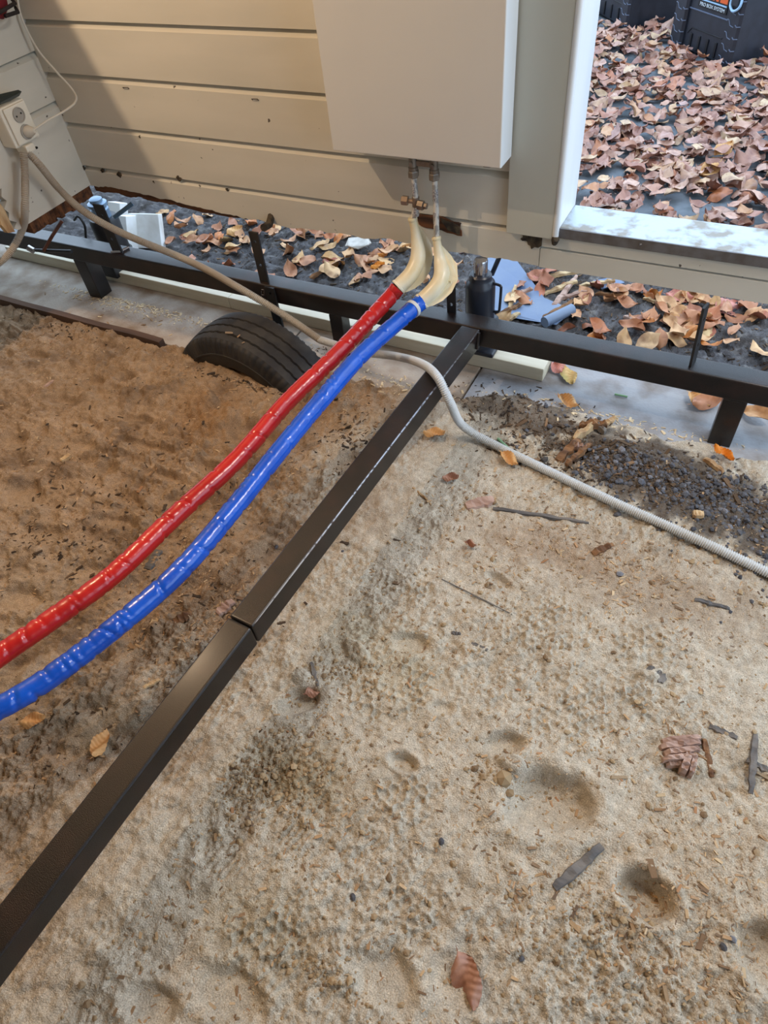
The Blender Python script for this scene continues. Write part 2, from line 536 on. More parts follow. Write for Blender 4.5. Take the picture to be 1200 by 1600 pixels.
def spline(pts, step):
    """Catmull-Rom through pts, resampled about every step metres"""
    P = [np.array(p, float) for p in pts]
    P = [2 * P[0] - P[1]] + P + [2 * P[-1] - P[-2]]
    out = []
    for i in range(1, len(P) - 2):
        for t in np.linspace(0, 1, 40, endpoint=False):
            a, b, c, d = P[i - 1], P[i], P[i + 1], P[i + 2]
            out.append(0.5 * (2 * b + (c - a) * t + (2 * a - 5 * b + 4 * c - d) * t * t + (3 * b - a - 3 * c + d) * t ** 3))
    out.append(P[-2])
    out = np.array(out)
    s = np.r_[0, np.cumsum(np.linalg.norm(np.diff(out, axis=0), axis=1))]
    q = np.linspace(0, s[-1], max(4, int(s[-1] / step)))
    return [Vector((np.interp(x, s, out[:, 0]), np.interp(x, s, out[:, 1]), np.interp(x, s, out[:, 2]))) for x in q]


# ================================================================== THE GROUND
TY_C = Vector((-1.305, 1.365, -0.174)); TY_R = 0.318        # the half buried tyre
SLAB_Z = 0.0


def px(u, v):
    p = G(u, v); return p.x, p.y


# dents: pixel centre, radii in metres along/across, turn, depth, rim
DENTS = [(850, 1255, .085, .060, .3, .026, .006), (1005, 1400, .050, .036, -.2, .026, .006), (785, 1165, .042, .026, .5, .014, .003),
         (1195, 1495, .050, .05, 0, .022, .004), (600, 1530, .060, .045, 0, .010, .002), (715, 1525, .055, .05, 0, .008, .002),
         (150, 600, .055, .032, .1, .020, .006), (200, 598, .036, .03, .1, .018, .006), (400, 690, .12, .06, -.3, .020, .006),
         (320, 640, .05, .06, 0, -.024, 0), (40, 775, .07, .05, 0, .014, .004), (430, 870, .06, .04, .3, .010, .003),
         (470, 1100, .05, .03, .8, .014, .004), (640, 1010, .045, .03, .4, .010, .002), (630, 1195, .03, .018, 0, .012, .003),
         (780, 912, .04, .014, -.3, .008, .002), (360, 1550, .07, .035, .2, .010, .003), (1010, 1060, .025, .014, 0, -.007, 0),
         (1080, 1140, .028, .02, 0, -.006, 0), (560, 1025, .05, .02, -.4, -.012, 0), (470, 1060, .03, .02, 0, -.008, 0),
         (800, 1200, .03, .02, 0, -.012, 0), (210, 660, .10, .018, .05, .010, .004), (230, 700, .10, .018, .08, .010, .004),
         (250, 745, .09, .02, .1, .012, .005), (120, 700, .08, .03, .2, .008, .004), (60, 840, .09, .04, .4, .010, .004),
         (690, 1110, .025, .015, .3, .006, .002), (540, 730, .06, .04, .5, .010, .003), (240, 1570, .05, .03, 0, .012, .003), (100, 520 + 110, .07, .03, .1, .012, .004), (60, 560, .06, .03, 0, .012, .004), (280, 790, .10, .03, .2, .014, .004), (140, 900, .09, .04, .3, .012, .004), (20, 690, .06, .04, 0, .014, .004), (330, 740, .07, .03, -.2, .012, .004), (180, 820, .08, .025, .2, .012, .004), (30, 940, .08, .04, .2, .012, .004)]
TREADS = [(610, 1085, .115, .085, .7), (850, 980, .13, .09, .35), (420, 1455, .10, .075, .5), (640, 1250, .09, .05, .35),
          (940, 1090, .12, .08, .35), (880, 1130, .08, .06, .4), (640, 920, .08, .05, .5), (640, 1420, .08, .04, .4), (1010, 1010, .09, .06, .35)]


def slab_line(x, y):
    """positive where the paving strip lies bare of sand"""
    edge = np.where(x < -1.42, 1.335, np.where(x < -0.5, 1.36, 1.475)) + 0.0
    edge = np.interp(x, [-2.8, -1.46, -1.2, -0.62, -0.44, 0.1, 0.9], [1.335, 1.335, 1.40, 1.40, 1.49, 1.475, 1.47])
    n = fbm(x * 9, y * 9, 40, 3)
    e = edge + np.where(x > -1.46, 0.030 * n, 0.004 * n)
    return (y - e) * 1.0, n


def ground_height(x, y):
    x = np.asarray(x, float); y = np.asarray(y, float)
    near = 1 - sstep(1.30, 1.42, y)
    lf = sstep(-.55, -.95, x)
    h = 0.012 * fbm(x * 2.6, y * 2.6, 1, 2) + (0.007 + .013 * lf) * fbm(x * 9 + 2 * lf, y * 11, 2, 3) + (0.0056 + .006 * lf) * fbm(x * 28, y * 30, 4, 3, 0.55)
    rough = np.clip(0.5 + 1.6 * fbm(x * 4, y * 4, 21, 2), 0, 1)
    fine = (0.0014 + 0.0030 * rough ** 2) * fbm(x * 110, y * 110, 9, 3, 0.6)
    tn = fbm(x * 24, y * 24, 15, 3, .6) * 6
    fl = np.floor(tn); terr = fl + sstep(.62, .98, tn - fl)
    h = h + 0.0019 * rough * terr * (1 + .9 * lf)
    cr = np.abs(fbm(x * 34 + 1.5 * fbm(x * 9, y * 9, 18, 2), y * 34, 17, 2, .5))
    h = h - 0.0045 * np.clip(rough - .25, 0, 1) * (1 - sstep(0.0, .07, cr))
    # ripples scraped into the left part
    lm = ell(x, y, *px(190, 700), .42, .26, 0.1)
    h = h + 0.006 * np.exp(-lm ** 2) * np.sin(y * 110 + 5 * fbm(x * 6, y * 6, 31, 2))
    lm = ell(x, y, *px(470, 830), .16, .12, 0.1)
    h = h + 0.0035 * np.exp(-lm ** 2) * np.sin(y * 230 + x * 60 + 4 * fbm(x * 8, y * 8, 32, 2))
    # clods
    for (u, v, rx, ry, a) in ((455, 1205, .11, .075, .013), (540, 1050, .09, .05, .008), (380, 1230, .06, .05, .008), (520, 1530, .05, .02, .006),
                              (1000, 1560, .14, .07, .007), (1130, 1330, .12, .08, .004), (930, 1470, .07, .06, .006), (430, 1340, .06, .05, .007)):
        w = np.exp(-ell(x, y, *px(u, v), rx, ry, .2) ** 2)
        h = h + a * w * (0.35 - np.abs(fbm(x * 42, y * 42, 13, 3, 0.6))) * 1.6
    wob = 0.22 * fbm(x * 14, y * 14, 51, 3)
    smooth = np.ones_like(h)
    for (u, v, rx, ry, rot, dep, rim) in DENTS:
        d = ell(x, y, *px(u, v), rx, ry, rot) + wob
        ins = 1 - sstep(0.55, 1.05, d)
        if dep > 0: h = h * (1 - .6 * ins)
        c_, s_ = math.cos(rot), math.sin(rot)
        far = np.clip((y - px(u, v)[1]) / max(ry, .02), -1, 1)
        h = h - 1.35 * dep * ins * (1 + .45 * far) + rim * np.exp(-((d - 1.25) / 0.22) ** 2)
        smooth = smooth * (1 - .75 * ins)
    h = h + fine * smooth * (1 + .9 * lf)
    patchy = np.clip(0.85 + 1.5 * fbm(x * 16, y * 16, 61, 2), 0, 1)
    for (u, v, rx, ry, rot) in TREADS:
        d = ell(x, y, *px(u, v), rx, ry, rot)
        w = (1 - sstep(0.6, 1.05, d + 0.4 * wob)) * patchy
        xx = x + 0.007 * fbm(x * 22, y * 22, 71, 3); yy = y + 0.007 * fbm(x * 22, y * 22, 72, 3)
        h = h + w * (0.0085 * hexridge(xx, yy, 0.021, rot + .4) * np.clip(.85 + 1.0 * fbm(x * 45, y * 45, 77, 2), .25, 1.2) - 0.0045)
    # parallel lug marks
    for (u, v, rx, ry, rot, fr) in ((462, 1310, .035, .035, .25, 520), (350, 1350, .05, .03, .2, 420), (640, 1440, .05, .02, 1.4, 380)):
        c, s_ = math.cos(rot), math.sin(rot)
        d = ell(x, y, *px(u, v), rx, ry, 0)
        h = h - 0.005 * (1 - sstep(.6, 1, d)) * np.clip(np.sin((x * c - y * s_) * fr), 0, 1)
    # sand heaped in front of the tyre, hollow right under it
    d = ell(x, y, TY_C.x - .16, 1.12, .26, .15, 0.0)
    h = h + 0.018 * np.exp(-d ** 2)
    h = h + 0.012
    # mud and gravel heap at the right
    gm = np.exp(-ell(x, y, *px(1050, 775), .34, .13, -.25) ** 2)
    h = h + gm * (0.014 + 0.012 * fbm(x * 34, y * 34, 81, 3, .6))
    mm = np.exp(-ell(x, y, *px(800, 640), .17, .09, -.2) ** 2)
    h = h + mm * 0.022
    # paving strip: the ground dips below the slabs
    sl, n = slab_line(x, y)
    k = sstep(-0.012, 0.012, sl) * (1 - sstep(1.70, 1.73, y + 0.02 * n))
    h = h * (1 - k) - 0.03 * k
    # dug soil behind the strip and under the wall
    b = sstep(1.70, 1.76, y)
    hs = -0.004 + 0.018 * fbm(x * 7, y * 7, 90, 3) + 0.014 * fbm(x * 36, y * 36, 91, 3, .62)
    return h * (1 - b) + hs * b


def lerp3(a, b, t):
    return a * (1 - t[..., None]) + np.array(b[:3]) * t[..., None]


def ground_color(x, y, h):
    pale, brown, dark, mud = S(190, 180, 163), S(160, 136, 110), S(98, 96, 98), S(104, 92, 80)
    c = np.broadcast_to(np.array(pale[:3]), x.shape + (3,)).copy()
    n = fbm(x * 3.2, y * 3.2, 101, 3)
    n2 = fbm(x * 18, y * 18, 104, 3)
    xl = x + 0.86 - 0.06 * (1.2 - y)
    t = sstep(0.22, -0.16, xl + 0.25 * n + 0.05 * n2)
    c = lerp3(c, brown, t * (0.55 + 0.45 * sstep(.1, .8, y)))
    wet = t * np.clip(-.05 + 1.5 * fbm(x * 6, y * 8, 108, 4, .6), 0, .65)
    c = lerp3(c, S(112, 92, 74), wet)
    dry = t * np.clip(-.1 + 1.3 * fbm(x * 5 + 9, y * 9, 111, 3, .6), 0, .6)
    c = lerp3(c, S(182, 158, 132), dry)
    # grey green, brown and pale patches
    for (u, v, rx, ry, col, a) in ((470, 1215, .11, .07, S(140, 122, 88), .75), (140, 1150, .14, .05, S(118, 108, 92), .7), (210, 1120, .12, .04, S(120, 112, 96), .6), (400, 1450, .11, .09, S(168, 160, 138), .5),
                                   (560, 990, .1, .06, S(184, 170, 140), .4), (1050, 930, .26, .10, S(150, 130, 108), .7), (860, 860, .2, .09, S(150, 124, 98), .6),
                                   (330, 660, .12, .1, S(150, 112, 72), .6), (1120, 1400, .18, .2, S(176, 154, 126), .5), (620, 1050, .1, .09, S(182, 174, 150), .4),
                                   (580, 800, .10, .10, S(140, 118, 94), .5), (300, 930, .16, .08, S(140, 112, 84), .6)):
        w = a * np.exp(-(ell(x, y, *px(u, v), rx, ry, .1) + .5 * n2) ** 2 * 1.1)
        c = lerp3(c, col, np.clip(w, 0, 1))
    # dark gravelly mud at the right
    g = 1 - sstep(0.75, 1.25, ell(x, y, *px(1060, 770), .40, .125, -.25) + .55 * n2)
    c = lerp3(c, S(84, 74, 66), g * 0.9)
    g = 1 - sstep(0.7, 1.2, ell(x, y, *px(800, 640), .22, .10, -.2) + .4 * n2)
    c = lerp3(c, mud, g * 0.85)
    g = sstep(1.60, 1.74, y + 0.03 * n2)
    c = lerp3(c, dark, g)
    c = lerp3(c, S(70, 64, 60), g * np.clip(.2 + 1.6 * fbm(x * 12, y * 12, 120, 3), 0, .8))
    c = lerp3(c, S(150, 146, 142), g * np.clip(-.25 + 1.6 * fbm(x * 26, y * 26, 123, 3), 0, .6))
    c *= (1 + 0.10 * n2)[..., None]
    # loose dry crest and damp hollow
    return np.clip(c, 0.01, 1)


def build_ground():
    xs = np.concatenate([np.arange(-2.9, -2.2, 0.008), np.arange(-2.2, -1.05, 0.0036), np.arange(-1.05, 0.45, 0.0026), np.arange(0.45, 1.0, 0.006)])
    ys = np.concatenate([np.arange(-0.55, 0.95, 0.0026), np.arange(0.95, 1.75, 0.004), np.arange(1.75, 2.62, 0.006)])
    X, Y = np.meshgrid(xs, ys)
    Z = ground_height(X, Y)
    nx, ny = len(xs), len(ys)
    me = bpy.data.meshes.new('floor')
    nv = nx * ny
    co = np.empty((nv, 3), np.float32)
    co[:, 0] = X.ravel(); co[:, 1] = Y.ravel(); co[:, 2] = Z.ravel()
    i = (np.arange(ny - 1)[:, None] * nx + np.arange(nx - 1)[None, :]).ravel()
    q = np.stack([i, i + 1, i + nx + 1, i + nx], 1).astype(np.int32)
    me.vertices.add(nv); me.vertices.foreach_set('co', co.ravel())
    nf = len(q)
    me.loops.add(nf * 4); me.loops.foreach_set('vertex_index', q.ravel())
    me.polygons.add(nf)
    me.polygons.foreach_set('loop_start', np.arange(nf, dtype=np.int32) * 4)
    me.update(calc_edges=True)
    me.polygons.foreach_set('use_smooth', np.ones(nf, dtype=bool))
    ca = me.color_attributes.new('soil', 'FLOAT_COLOR', 'POINT')
    col = np.ones((nv, 4), np.float32)
    col[:, :3] = ground_color(X, Y, Z).reshape(-1, 3)
    ca.data.foreach_set('color', col.ravel())
    me.materials.append(M['ground'])
    o = bpy.data.objects.new('floor', me); COL.objects.link(o)
    return tag(o, kind='structure')


floor = build_ground()


def gz(x, y):
    sl, n = slab_line(np.array([x]), np.array([y]))
    z = float(ground_height(np.array([x]), np.array([y]))[0])
    return max(z, SLAB_Z) if (sl[0] > -0.01 and y < 1.73) else z


def gza(xs, ys):
    sl, n = slab_line(xs, ys)
    z = ground_height(xs, ys)
    return np.where((sl > -0.01) & (ys < 1.73), np.maximum(z, SLAB_Z), z)


def onground(u, v, lift=0.0):
    """ground point seen at (u, v)"""
    z = 0.0
    for _ in range(6):
        p = G(u, v, z); z = gz(p.x, p.y)
    p.z = z + lift
    return p


# paving slabs along the frame, parts of the floor
_sx = [-2.9, -1.25, -.60, .105, 0.95]
for a, b in zip(_sx[:-1], _sx[1:]):
    MB().box((a + .003, 1.345, -.045), (b - .003, 1.70, SLAB_Z), .003).build('paving_slab', M['slab'] if b < -.3 else M['slab_grey'], floor)

# wider surroundings
sub = MB().box((-3.2, -2.2, -.12), (2.2, 2.6, -.06)).build('floor', M['edging']); tag(sub, kind='structure')
MB().box((-14, -12, -.14), (14, 18, -.10)).build('yard', M['asphalt'], sub)
pave = MB().box((-9, 2.55, -.08), (8, 14, -.006)).build('pavement', M['asphalt']); tag(pave, kind='structure')


# ================================================================== ROOM SHELL
WY = 1.65
wb = empty('wall_back', (-1.3, WY, .33), kind='structure')
levels = [.33, .43, .567, .711, .849, .988, 1.127, 1.266, 1.405, 1.544, 1.683, 1.822, 1.961, 2.10, 2.24]


def board(x0, x1, zb, zt, name='board', rag=0.0, cham=.018, seed=0, front=WY):
    m = MB()
    n = 2 if not rag else int((x1 - x0) / .012)
    xs = np.linspace(x0, x1, n)
    zz = np.full(n, zb)
    if rag:
        zz = zb + rag * (0.5 * fbm(xs * 11, xs * 0 + seed, 5, 3) + np.abs(fbm(xs * 40, xs * 0 + seed, 6, 2)) * .45)
        zz = zz + np.interp(xs, [-2.1, -1.95, -1.6, -1.3, -.9, -.45], [.030, .034, .008, -.008, .004, .0])
    prof = lambda x, z: [(x, front, z), (x, front, zt - cham), (x, front + .021, zt - .0015), (x, front + .026, zt - .0015), (x, front + .026, z)]
    for x, z in zip(xs, zz): m.v += [Vector(p) for p in prof(x, z)]
    for i in range(n - 1):
        for j in range(5):
            m.f.append((i * 5 + j, (i + 1) * 5 + j, (i + 1) * 5 + (j + 1) % 5, i * 5 + (j + 1) % 5))
    m.f.append((0, 1, 2, 3, 4)); m.f.append(tuple((n - 1) * 5 + j for j in (4, 3, 2, 1, 0)))
    return m.build(name, M['paint'], wb)


board(-2.1, -.466, levels[0], levels[1], rag=.016, seed=3)
for a, b in zip(levels[1:-1], levels[2:]):
    board(-2.1, -.44, a, b)
board(-.464, 1.4, .328, .384, rag=.0, cham=.003)                       # sill beam under the doorway
board(-.462, 1.4, .387, .4195, rag=.0, cham=.001)
for a, b in zip(levels[1:-1], levels[2:]):
    board(.62, 1.4, a, b)
board(-.44, .62, 2.08, 2.24)
# rotten wood left along the lower edge
m = MB()
xs = np.linspace(-2.1, -1.42, 80)
lo = .326 + np.interp(xs, [-2.1, -1.9, -1.55, -1.2, -.9, -.47], [.008, .012, -.006, .004, .006, .006]) + .012 * fbm(xs * 17, xs * 0, 7, 3)
for x, z in zip(xs, lo):
    m.v += [Vector((x, WY + .012, z)), Vector((x, WY + .012, .40)), Vector((x, WY + .05, .40)), Vector((x, WY + .05, z - .006))]
for i in range(len(xs) - 1):
    for j in range(4):
        m.f.append((i * 4 + j, (i + 1) * 4 + j, (i + 1) * 4 + (j + 1) % 4, i * 4 + (j + 1) % 4))
m.f.append((0, 1, 2, 3)); m.f.append(tuple((len(xs) - 1) * 4 + j for j in (3, 2, 1, 0)))
m.build('rotten_edge', M['rot'], wb)


def blob_patch(name, pts, y, th, mt, parent, seed):
    """irregular crust lying on a wall face, traced at its own place"""
    poly = []
    n = len(pts)
    for i in range(n):
        a, b = Vector(pts[i]), Vector(pts[(i + 1) % n])
        for t in (0, .33, .66):
            p = a.lerp(b, t); p += Vector((random.uniform(-.003, .003), 0, random.uniform(-.003, .003))); poly.append((p.x, y, p.z))
    return MB().prism(poly, (0, -th, 0)).build(name, mt, parent)


blob_patch('rotten_patch', [YP(u, v, WY) for u, v in ((652, 334), (690, 338), (720, 350), (722, 368), (700, 362), (672, 356), (655, 350))], WY + .004, .007, M['rot'], wb, 1)
blob_patch('rotten_patch', [YP(u, v, WY) for u, v in ((688, 340), (718, 352), (720, 366), (700, 358))], WY + .001, .007, M['mould'], wb, 2)
blob_patch('mould_patch', [YP(u, v, WY) for u, v in ((820, 358), (846, 362), (848, 384), (832, 388), (824, 378), (814, 374))], WY + .004, .007, M['mould'], wb, 3)
for (u, v, s) in ((160, 266, 5), (186, 273, 6), (280, 279, 6), (240, 284, 2), (355, 296, 3), (218, 213, 2), (130, 262, 5)):
    p = YP(u, v, WY); r = s * .0017
    pts = [(p.x + r * math.cos(a) * random.uniform(.6, 1.3), 0, p.z + r * math.sin(a) * random.uniform(.5, 1.0)) for a in np.linspace(0, 2 * PI, 7)[:-1]]
    blob_patch('mould_patch', pts, WY + .003, .005, M['mould'], wb, 4)
for (u, v) in ((196, 137), (398, 155)):                                # bent staples in the boards
    p = YP(u, v, WY - .003)
    MB().tube([p + Vector((-.010, .004, -.004)), p + Vector((-.010, -.001, 0)), p + Vector((.010, -.001, .001)), p + Vector((.010, .004, -.004))], .0011, 6).build('staple', M['strap'], wb)
# short rods hanging from the rotten edge near the middle bracket
MB().tube([Vector((-1.335, WY + .02, .36)), Vector((-1.33, WY - .02, .335)), Vector((-1.322, WY - .06, .345))], .012, 8).build('rotten_stub', M['mould'], wb)

# left wall
WX = -2.1
wl = empty('wall_left', (WX, 1.3, .36), kind='structure')
llev = [.36, .49, .63, .768, .907, 1.046, 1.185, 1.324, 1.463, 1.602, 1.741, 1.88, 2.02, 2.16, 2.24]
for k, (a, b) in enumerate(zip(llev[:-1], llev[1:])):
    m = MB()
    if k == 0:                                      # lowest board, broken off short
        ys = [1.70, 1.312, 1.300, 1.318, 1.296, 1.309, 1.300, 1.322, 1.312, 1.326, 1.70]
        zs = [.362, .362, .372, .385, .402, .420, .436, .452, .470, .49, .49]
        m.prism([(WX, y, z) for y, z in zip(ys, zs)], (-.03, 0, 0))
    else:
        for y in (-1.6, 1.70):
            m.v += [Vector(p) for p in ((WX, y, a), (WX, y, b - .018), (WX - .021, y, b - .0015), (WX - .04, y, b - .001), (WX - .04, y, a))]
        for j in range(5):
            m.f.append((j, 5 + j, 5 + (j + 1) % 5, (j + 1) % 5))
        m.f.append((0, 1, 2, 3, 4)); m.f.append((9, 8, 7, 6, 5))
    m.build('board', M['paint'], wl)
m = MB()
pts = [(XP(u, v, WX)) for u, v in ((0, 318), (8, 330), (16, 348), (23, 362), (12, 364), (2, 352), (-6, 330))]
m.prism([(WX + .002, p.y, p.z) for p in pts], (-.018, 0, 0))
m.build('broken_end', M['rawwood'], wl)
# brown remains of the sole plate at the corner
m = MB()
for i in range(16):
    y = 1.36 + i * .018
    m.box((WX - .05, y, .315 + random.uniform(0, .012)), (WX - .004, y + .0175, .362), .002)
m.build('rotten_edge', M['rot'], wl)

for nm, a, b in (('wall_left', (-3.25, -2.2, 0), (-3.2, 1.7, 2.3)), ('wall_front', (-3.2, -2.25, 0), (2.0, -2.2, 2.3))):
    tag(MB().box(a, b).build(nm, M['paint']), kind='structure')
# right side: a wide open bay between two posts
wr = empty('wall_right', (1.4, 0, 0), kind='structure')
for a, b in (((1.4, -2.2, 2.0), (1.45, 1.7, 2.3)), ((1.4, 1.56, -.06), (1.45, 1.7, 2.0)), ((1.4, -2.2, -.06), (1.45, -.2, 2.0))):
    MB().box(a, b).build('wall_panel', M['paint'], wr)
tag(MB().box((-3.25, -2.25, 2.3), (1.5, 1.75, 2.35)).build('ceiling', M['plywood']), kind='structure')

# door casing, jamb and sill
casing = MB().box((-.556, WY - .016, .418), (-.432, WY, 2.1), .002).build('trim_1', M['casing']); tag(casing, kind='structure')
bead = empty('trim_2', (-.426, WY, .42), kind='structure')
MB().tube([(-.426, WY - .010, .42), (-.426, WY - .010, 2.1)], .0085, 12).build('bead', M['white_paint'], bead, True)
MB().box((-.4315, WY - .004, .42), (-.4185, WY + .135, 2.1), .002).build('jamb_board', M['white_paint'], bead)
MB().tube([(-.4265, WY - .008, .404), (-.424, WY - .013, .418), (-.4275, WY - .010, .430)], [.007, .011, .006], 8).build('mould_patch', M['mould'], bead)
jr = MB().box((.60, WY - .016, .42), (.63, WY + .14, 2.1), .002).build('trim_3', M['white_paint']); tag(jr, kind='structure')
sill = empty('door_sill', (.1, WY, .42), 'scratched metal door sill below the open doorway', 'door sill')
MB().box((-.4185, WY - .002, .4195), (.6, WY + .128, .445), .003).build('sill_plate', M['alu'], sill)
MB().box((-.4185, WY - .0055, .4185), (.6, WY - .002, .4445), .001).build('front_strip', M['alu_edge'], sill)
MB().lathe([(.0035, 0), (.0035, .002), (.001, .003)], (-.215, WY - .0055, .434), (0, -1, 0), 12).build('screw', M['chrome'], sill)

# unseen panel added beside the lamp to cast the shadow edge on the back wall
blocker = empty('shadow_panel', (-2.05, 1.0, 1.13), 'added unseen panel that shades the left end of the back wall', 'panel')
MB().prism([(WX + .002, 1.02, 1.22), (-1.705, 1.02, 1.22), (-1.786, 1.02, 1.467), (-1.8225, 1.02, 1.574), (-1.915, 1.02, 1.86), (WX + .002, 1.02, 1.86)], (0, .02, 0)).build('body', M['plywood'], blocker)


# ================================================================== STEEL FRAME
ZT, BH = .21, .06
AY0, AY1 = 1.494, 1.557
fr = empty('steel_frame', (-.6, 1.52, 0), 'rusty black welded square tube frame with short legs', 'metal frame')
MB().box((-3.1, AY0, ZT - BH), (1.2, AY1, ZT), .006, None, 4).build('long_beam', M['steel'], fr)
# cross beam, two lengths butted at a visible joint
bl0, bl1 = Vector((-.6255, 1.484, 0)), Vector((-.7275, -.60, 0))
ax = (bl1 - bl0).normalized(); sd = Vector((-ax.y, ax.x, 0))
if sd.x < 0: sd = -sd
jt = bl0 + ax * 1.045


def cross(p, q, name):
    w = .0565
    m = MB()
    c0 = p + sd * (w / 2); c1 = q + sd * (w / 2)
    m.bar(c0 + Vector((0, 0, ZT - BH / 2 - .0005)), c1 + Vector((0, 0, ZT - BH / 2 - .0005)), w, BH, (0, 0, 1), .006, 4)
    m.build(name, M['steel'], fr)


cross(bl0 + ax * (-.011), jt - ax * .0008, 'cross_beam'); cross(jt + ax * .0008, bl1, 'cross_beam')
ed_ = sd * .0553 + Vector((0, 0, ZT - .0028))  # thin bright metal strip, added as the highlight along the beam edge
glint = MB().tube([bl0 + ax * .03 + ed_, bl0 + ax * .4 + ed_, bl0 + ax * .8 + ed_, jt - ax * .01 + ed_], [.0012, .0026, .0022, .0010], 8).build('edge_highlight', mat('highlight_metal', S(176, 176, 180), .3, 1.0, color2=S(90, 80, 76), scale=90, lo=.5, hi=.62), fr, True)
glint['label'] = 'bright strip added as the highlight along the cross beam edge'
MB().tube([bl0 + sd * (.058) + Vector((0, -.002, ZT - .003)), bl0 + sd * .058 + ax * .012 + Vector((0, 0, ZT - .05))], .005, 8).build('weld', M['steel'], fr)


def leg(x, w=.056, z=-.02, lean=0.0):
    MB().bar((x + lean, AY0 + w / 2 + .001, z), (x, AY0 + w / 2 + .001, ZT - BH + .001), w, w, (0, 1, 0), .003).build('leg', M['steel'], fr)


leg(.103); leg(YP(525, 505, 1.495).x, .045); leg(YP(132, 425, 1.497).x - .0, .06)
for (u, v, y, L, holes, w, lean) in ((413, 437, 1.512, .165, (.06, .135), .033, (0, .02, 1)), (706, 497, 1.543, .105, (.03, .08), .026, (-.04, .06, 1)), (184, 392, 1.512, .165, (.05, .13), .046, (-.10, .06, 1))):
    p = YP(u, v, y); p.z = ZT - .004
    MB().plate(p, (1, 0, 0), lean, w, L, .006, holes, .005).build('bracket', M['black_paint'], fr)
p = YP(1080, 574, 1.515)
MB().plate((p.x, 1.525, ZT - .004), (.22, 1, 0), (-.06, .03, 1), .030, .165, .006, (.06, .13), .0045).build('bracket', M['black_paint'], fr)
p = YP(422, 470, 1.486)
MB().plate((p.x + .012, 1.487, .055), (1, 0, 0), (-.02, 0, 1), .034, .155, .007, (.135,), .004).build('bracket', M['black_paint'], fr)
MB().tube([(-1.300, 1.488, .193), (-1.297, 1.4815, .200), (-1.288, 1.4815, .201), (-1.292, 1.4815, .182), (-1.303, 1.4815, .181), (-1.300, 1.4815, .193)], .0012, 6).build('weld', M['chrome'], fr)
q = YP(184, 392, 1.512)
MB().tube([(q.x - .02, 1.50, ZT + .002), (q.x + .012, 1.51, ZT + .003), (q.x + .02, 1.545, ZT + .003)], .005, 8).build('weld', M['chrome'], fr)

rod = MB().tube([YP(68, 392, 1.44), YP(82, 368, 1.475), YP(97, 345, 1.52)], .006, 8).build('rusty_rod', M['rust'], origin=YP(68, 392, 1.44))
tag(rod, 'thin rusty rod leaning over the frame at the far left', 'rod')
hd = empty('jack_handle', YP(58, 390, 1.44), 'short black handle bar lying by the left leg of the frame', 'handle')
MB().tube([YP(56, 391, 1.445), YP(112, 393, 1.46)], .006, 10).build('bar', M['black_paint'], hd, True)
MB().tube([YP(44, 387, 1.44), YP(53, 392, 1.443)], .011, 10).build('end_cap', M['chrome'], hd, True)

# ================================================================== CREAM TIMBER ON THE GROUND
t0, t1 = Vector((-2.75, 1.620, 0)), Vector((-.405, 1.588, 0))
tx = (t1 - t0).normalized(); tn = Vector((-tx.y, tx.x, 0))
tm = empty('timber', (-1.5, 1.65, 0), 'long cream painted timber lying on the ground behind the frame legs', 'timber')
ct = (tn * .045) + Vector((0, 0, .0235))
seam = t0 + tx * 1.18
MB().bar(t0 + ct, seam - tx * .001 + ct, .09, .045, (0, 0, 1), .003).build('length', M['timber'], tm)
MB().bar(seam + tx * .001 + ct, t1 + ct, .09, .045, (0, 0, 1), .003).build('length', M['timber'], tm)

# ================================================================== TYRE
ty = empty('tyre', TY_C, 'worn black tyre half buried in the sand beside the frame', 'tyre')
ta = Vector((.10, 1, .02)).normalized()                 # axle direction
te = Vector((1, -.10, 0)).normalized(); tf = te.cross(ta)
if tf.z < 0: tf = -tf


def tyre_part(prof, name, m, n=300, fn=None):
    mb = MB(); k = len(prof)
    for i in range(n):
        a = 2 * PI * i / n
        for j, (r, w) in enumerate(prof):
            rr, ww = (fn(a, i, r, w) if fn else (r, w))
            mb.v.append(TY_C + (te * math.cos(a) + tf * math.sin(a)) * rr + ta * ww)
    for i in range(n):
        i2 = (i + 1) % n
        for j in range(k - 1):
            mb.f.append((i * k + j, i2 * k + j, i2 * k + j + 1, i * k + j + 1))
    return mb.build(name, m, ty, True)


TW = .085
grooves = [-.048, -.012, .026]
prof = []
for w in np.arange(-TW + .012, TW - .010, .002):
    prof.append((TY_R - .010 * (w / TW) ** 2, w))


def tread_fn(a, i, r, w):
    zig = .0012 * (1 if (i // 3) % 2 else -1)
    for g in grooves:
        if abs(w + zig - g) < .0029: return r - .007, w
    return r, w


tyre_part(prof, 'tread', M['rubber'], 360, tread_fn)


def shoulder_fn(a, i, r, w):
    if TY_R - .052 < r < TY_R - .010 and (i % 5) < 2: return r - .0055, w * .985
    return r, w


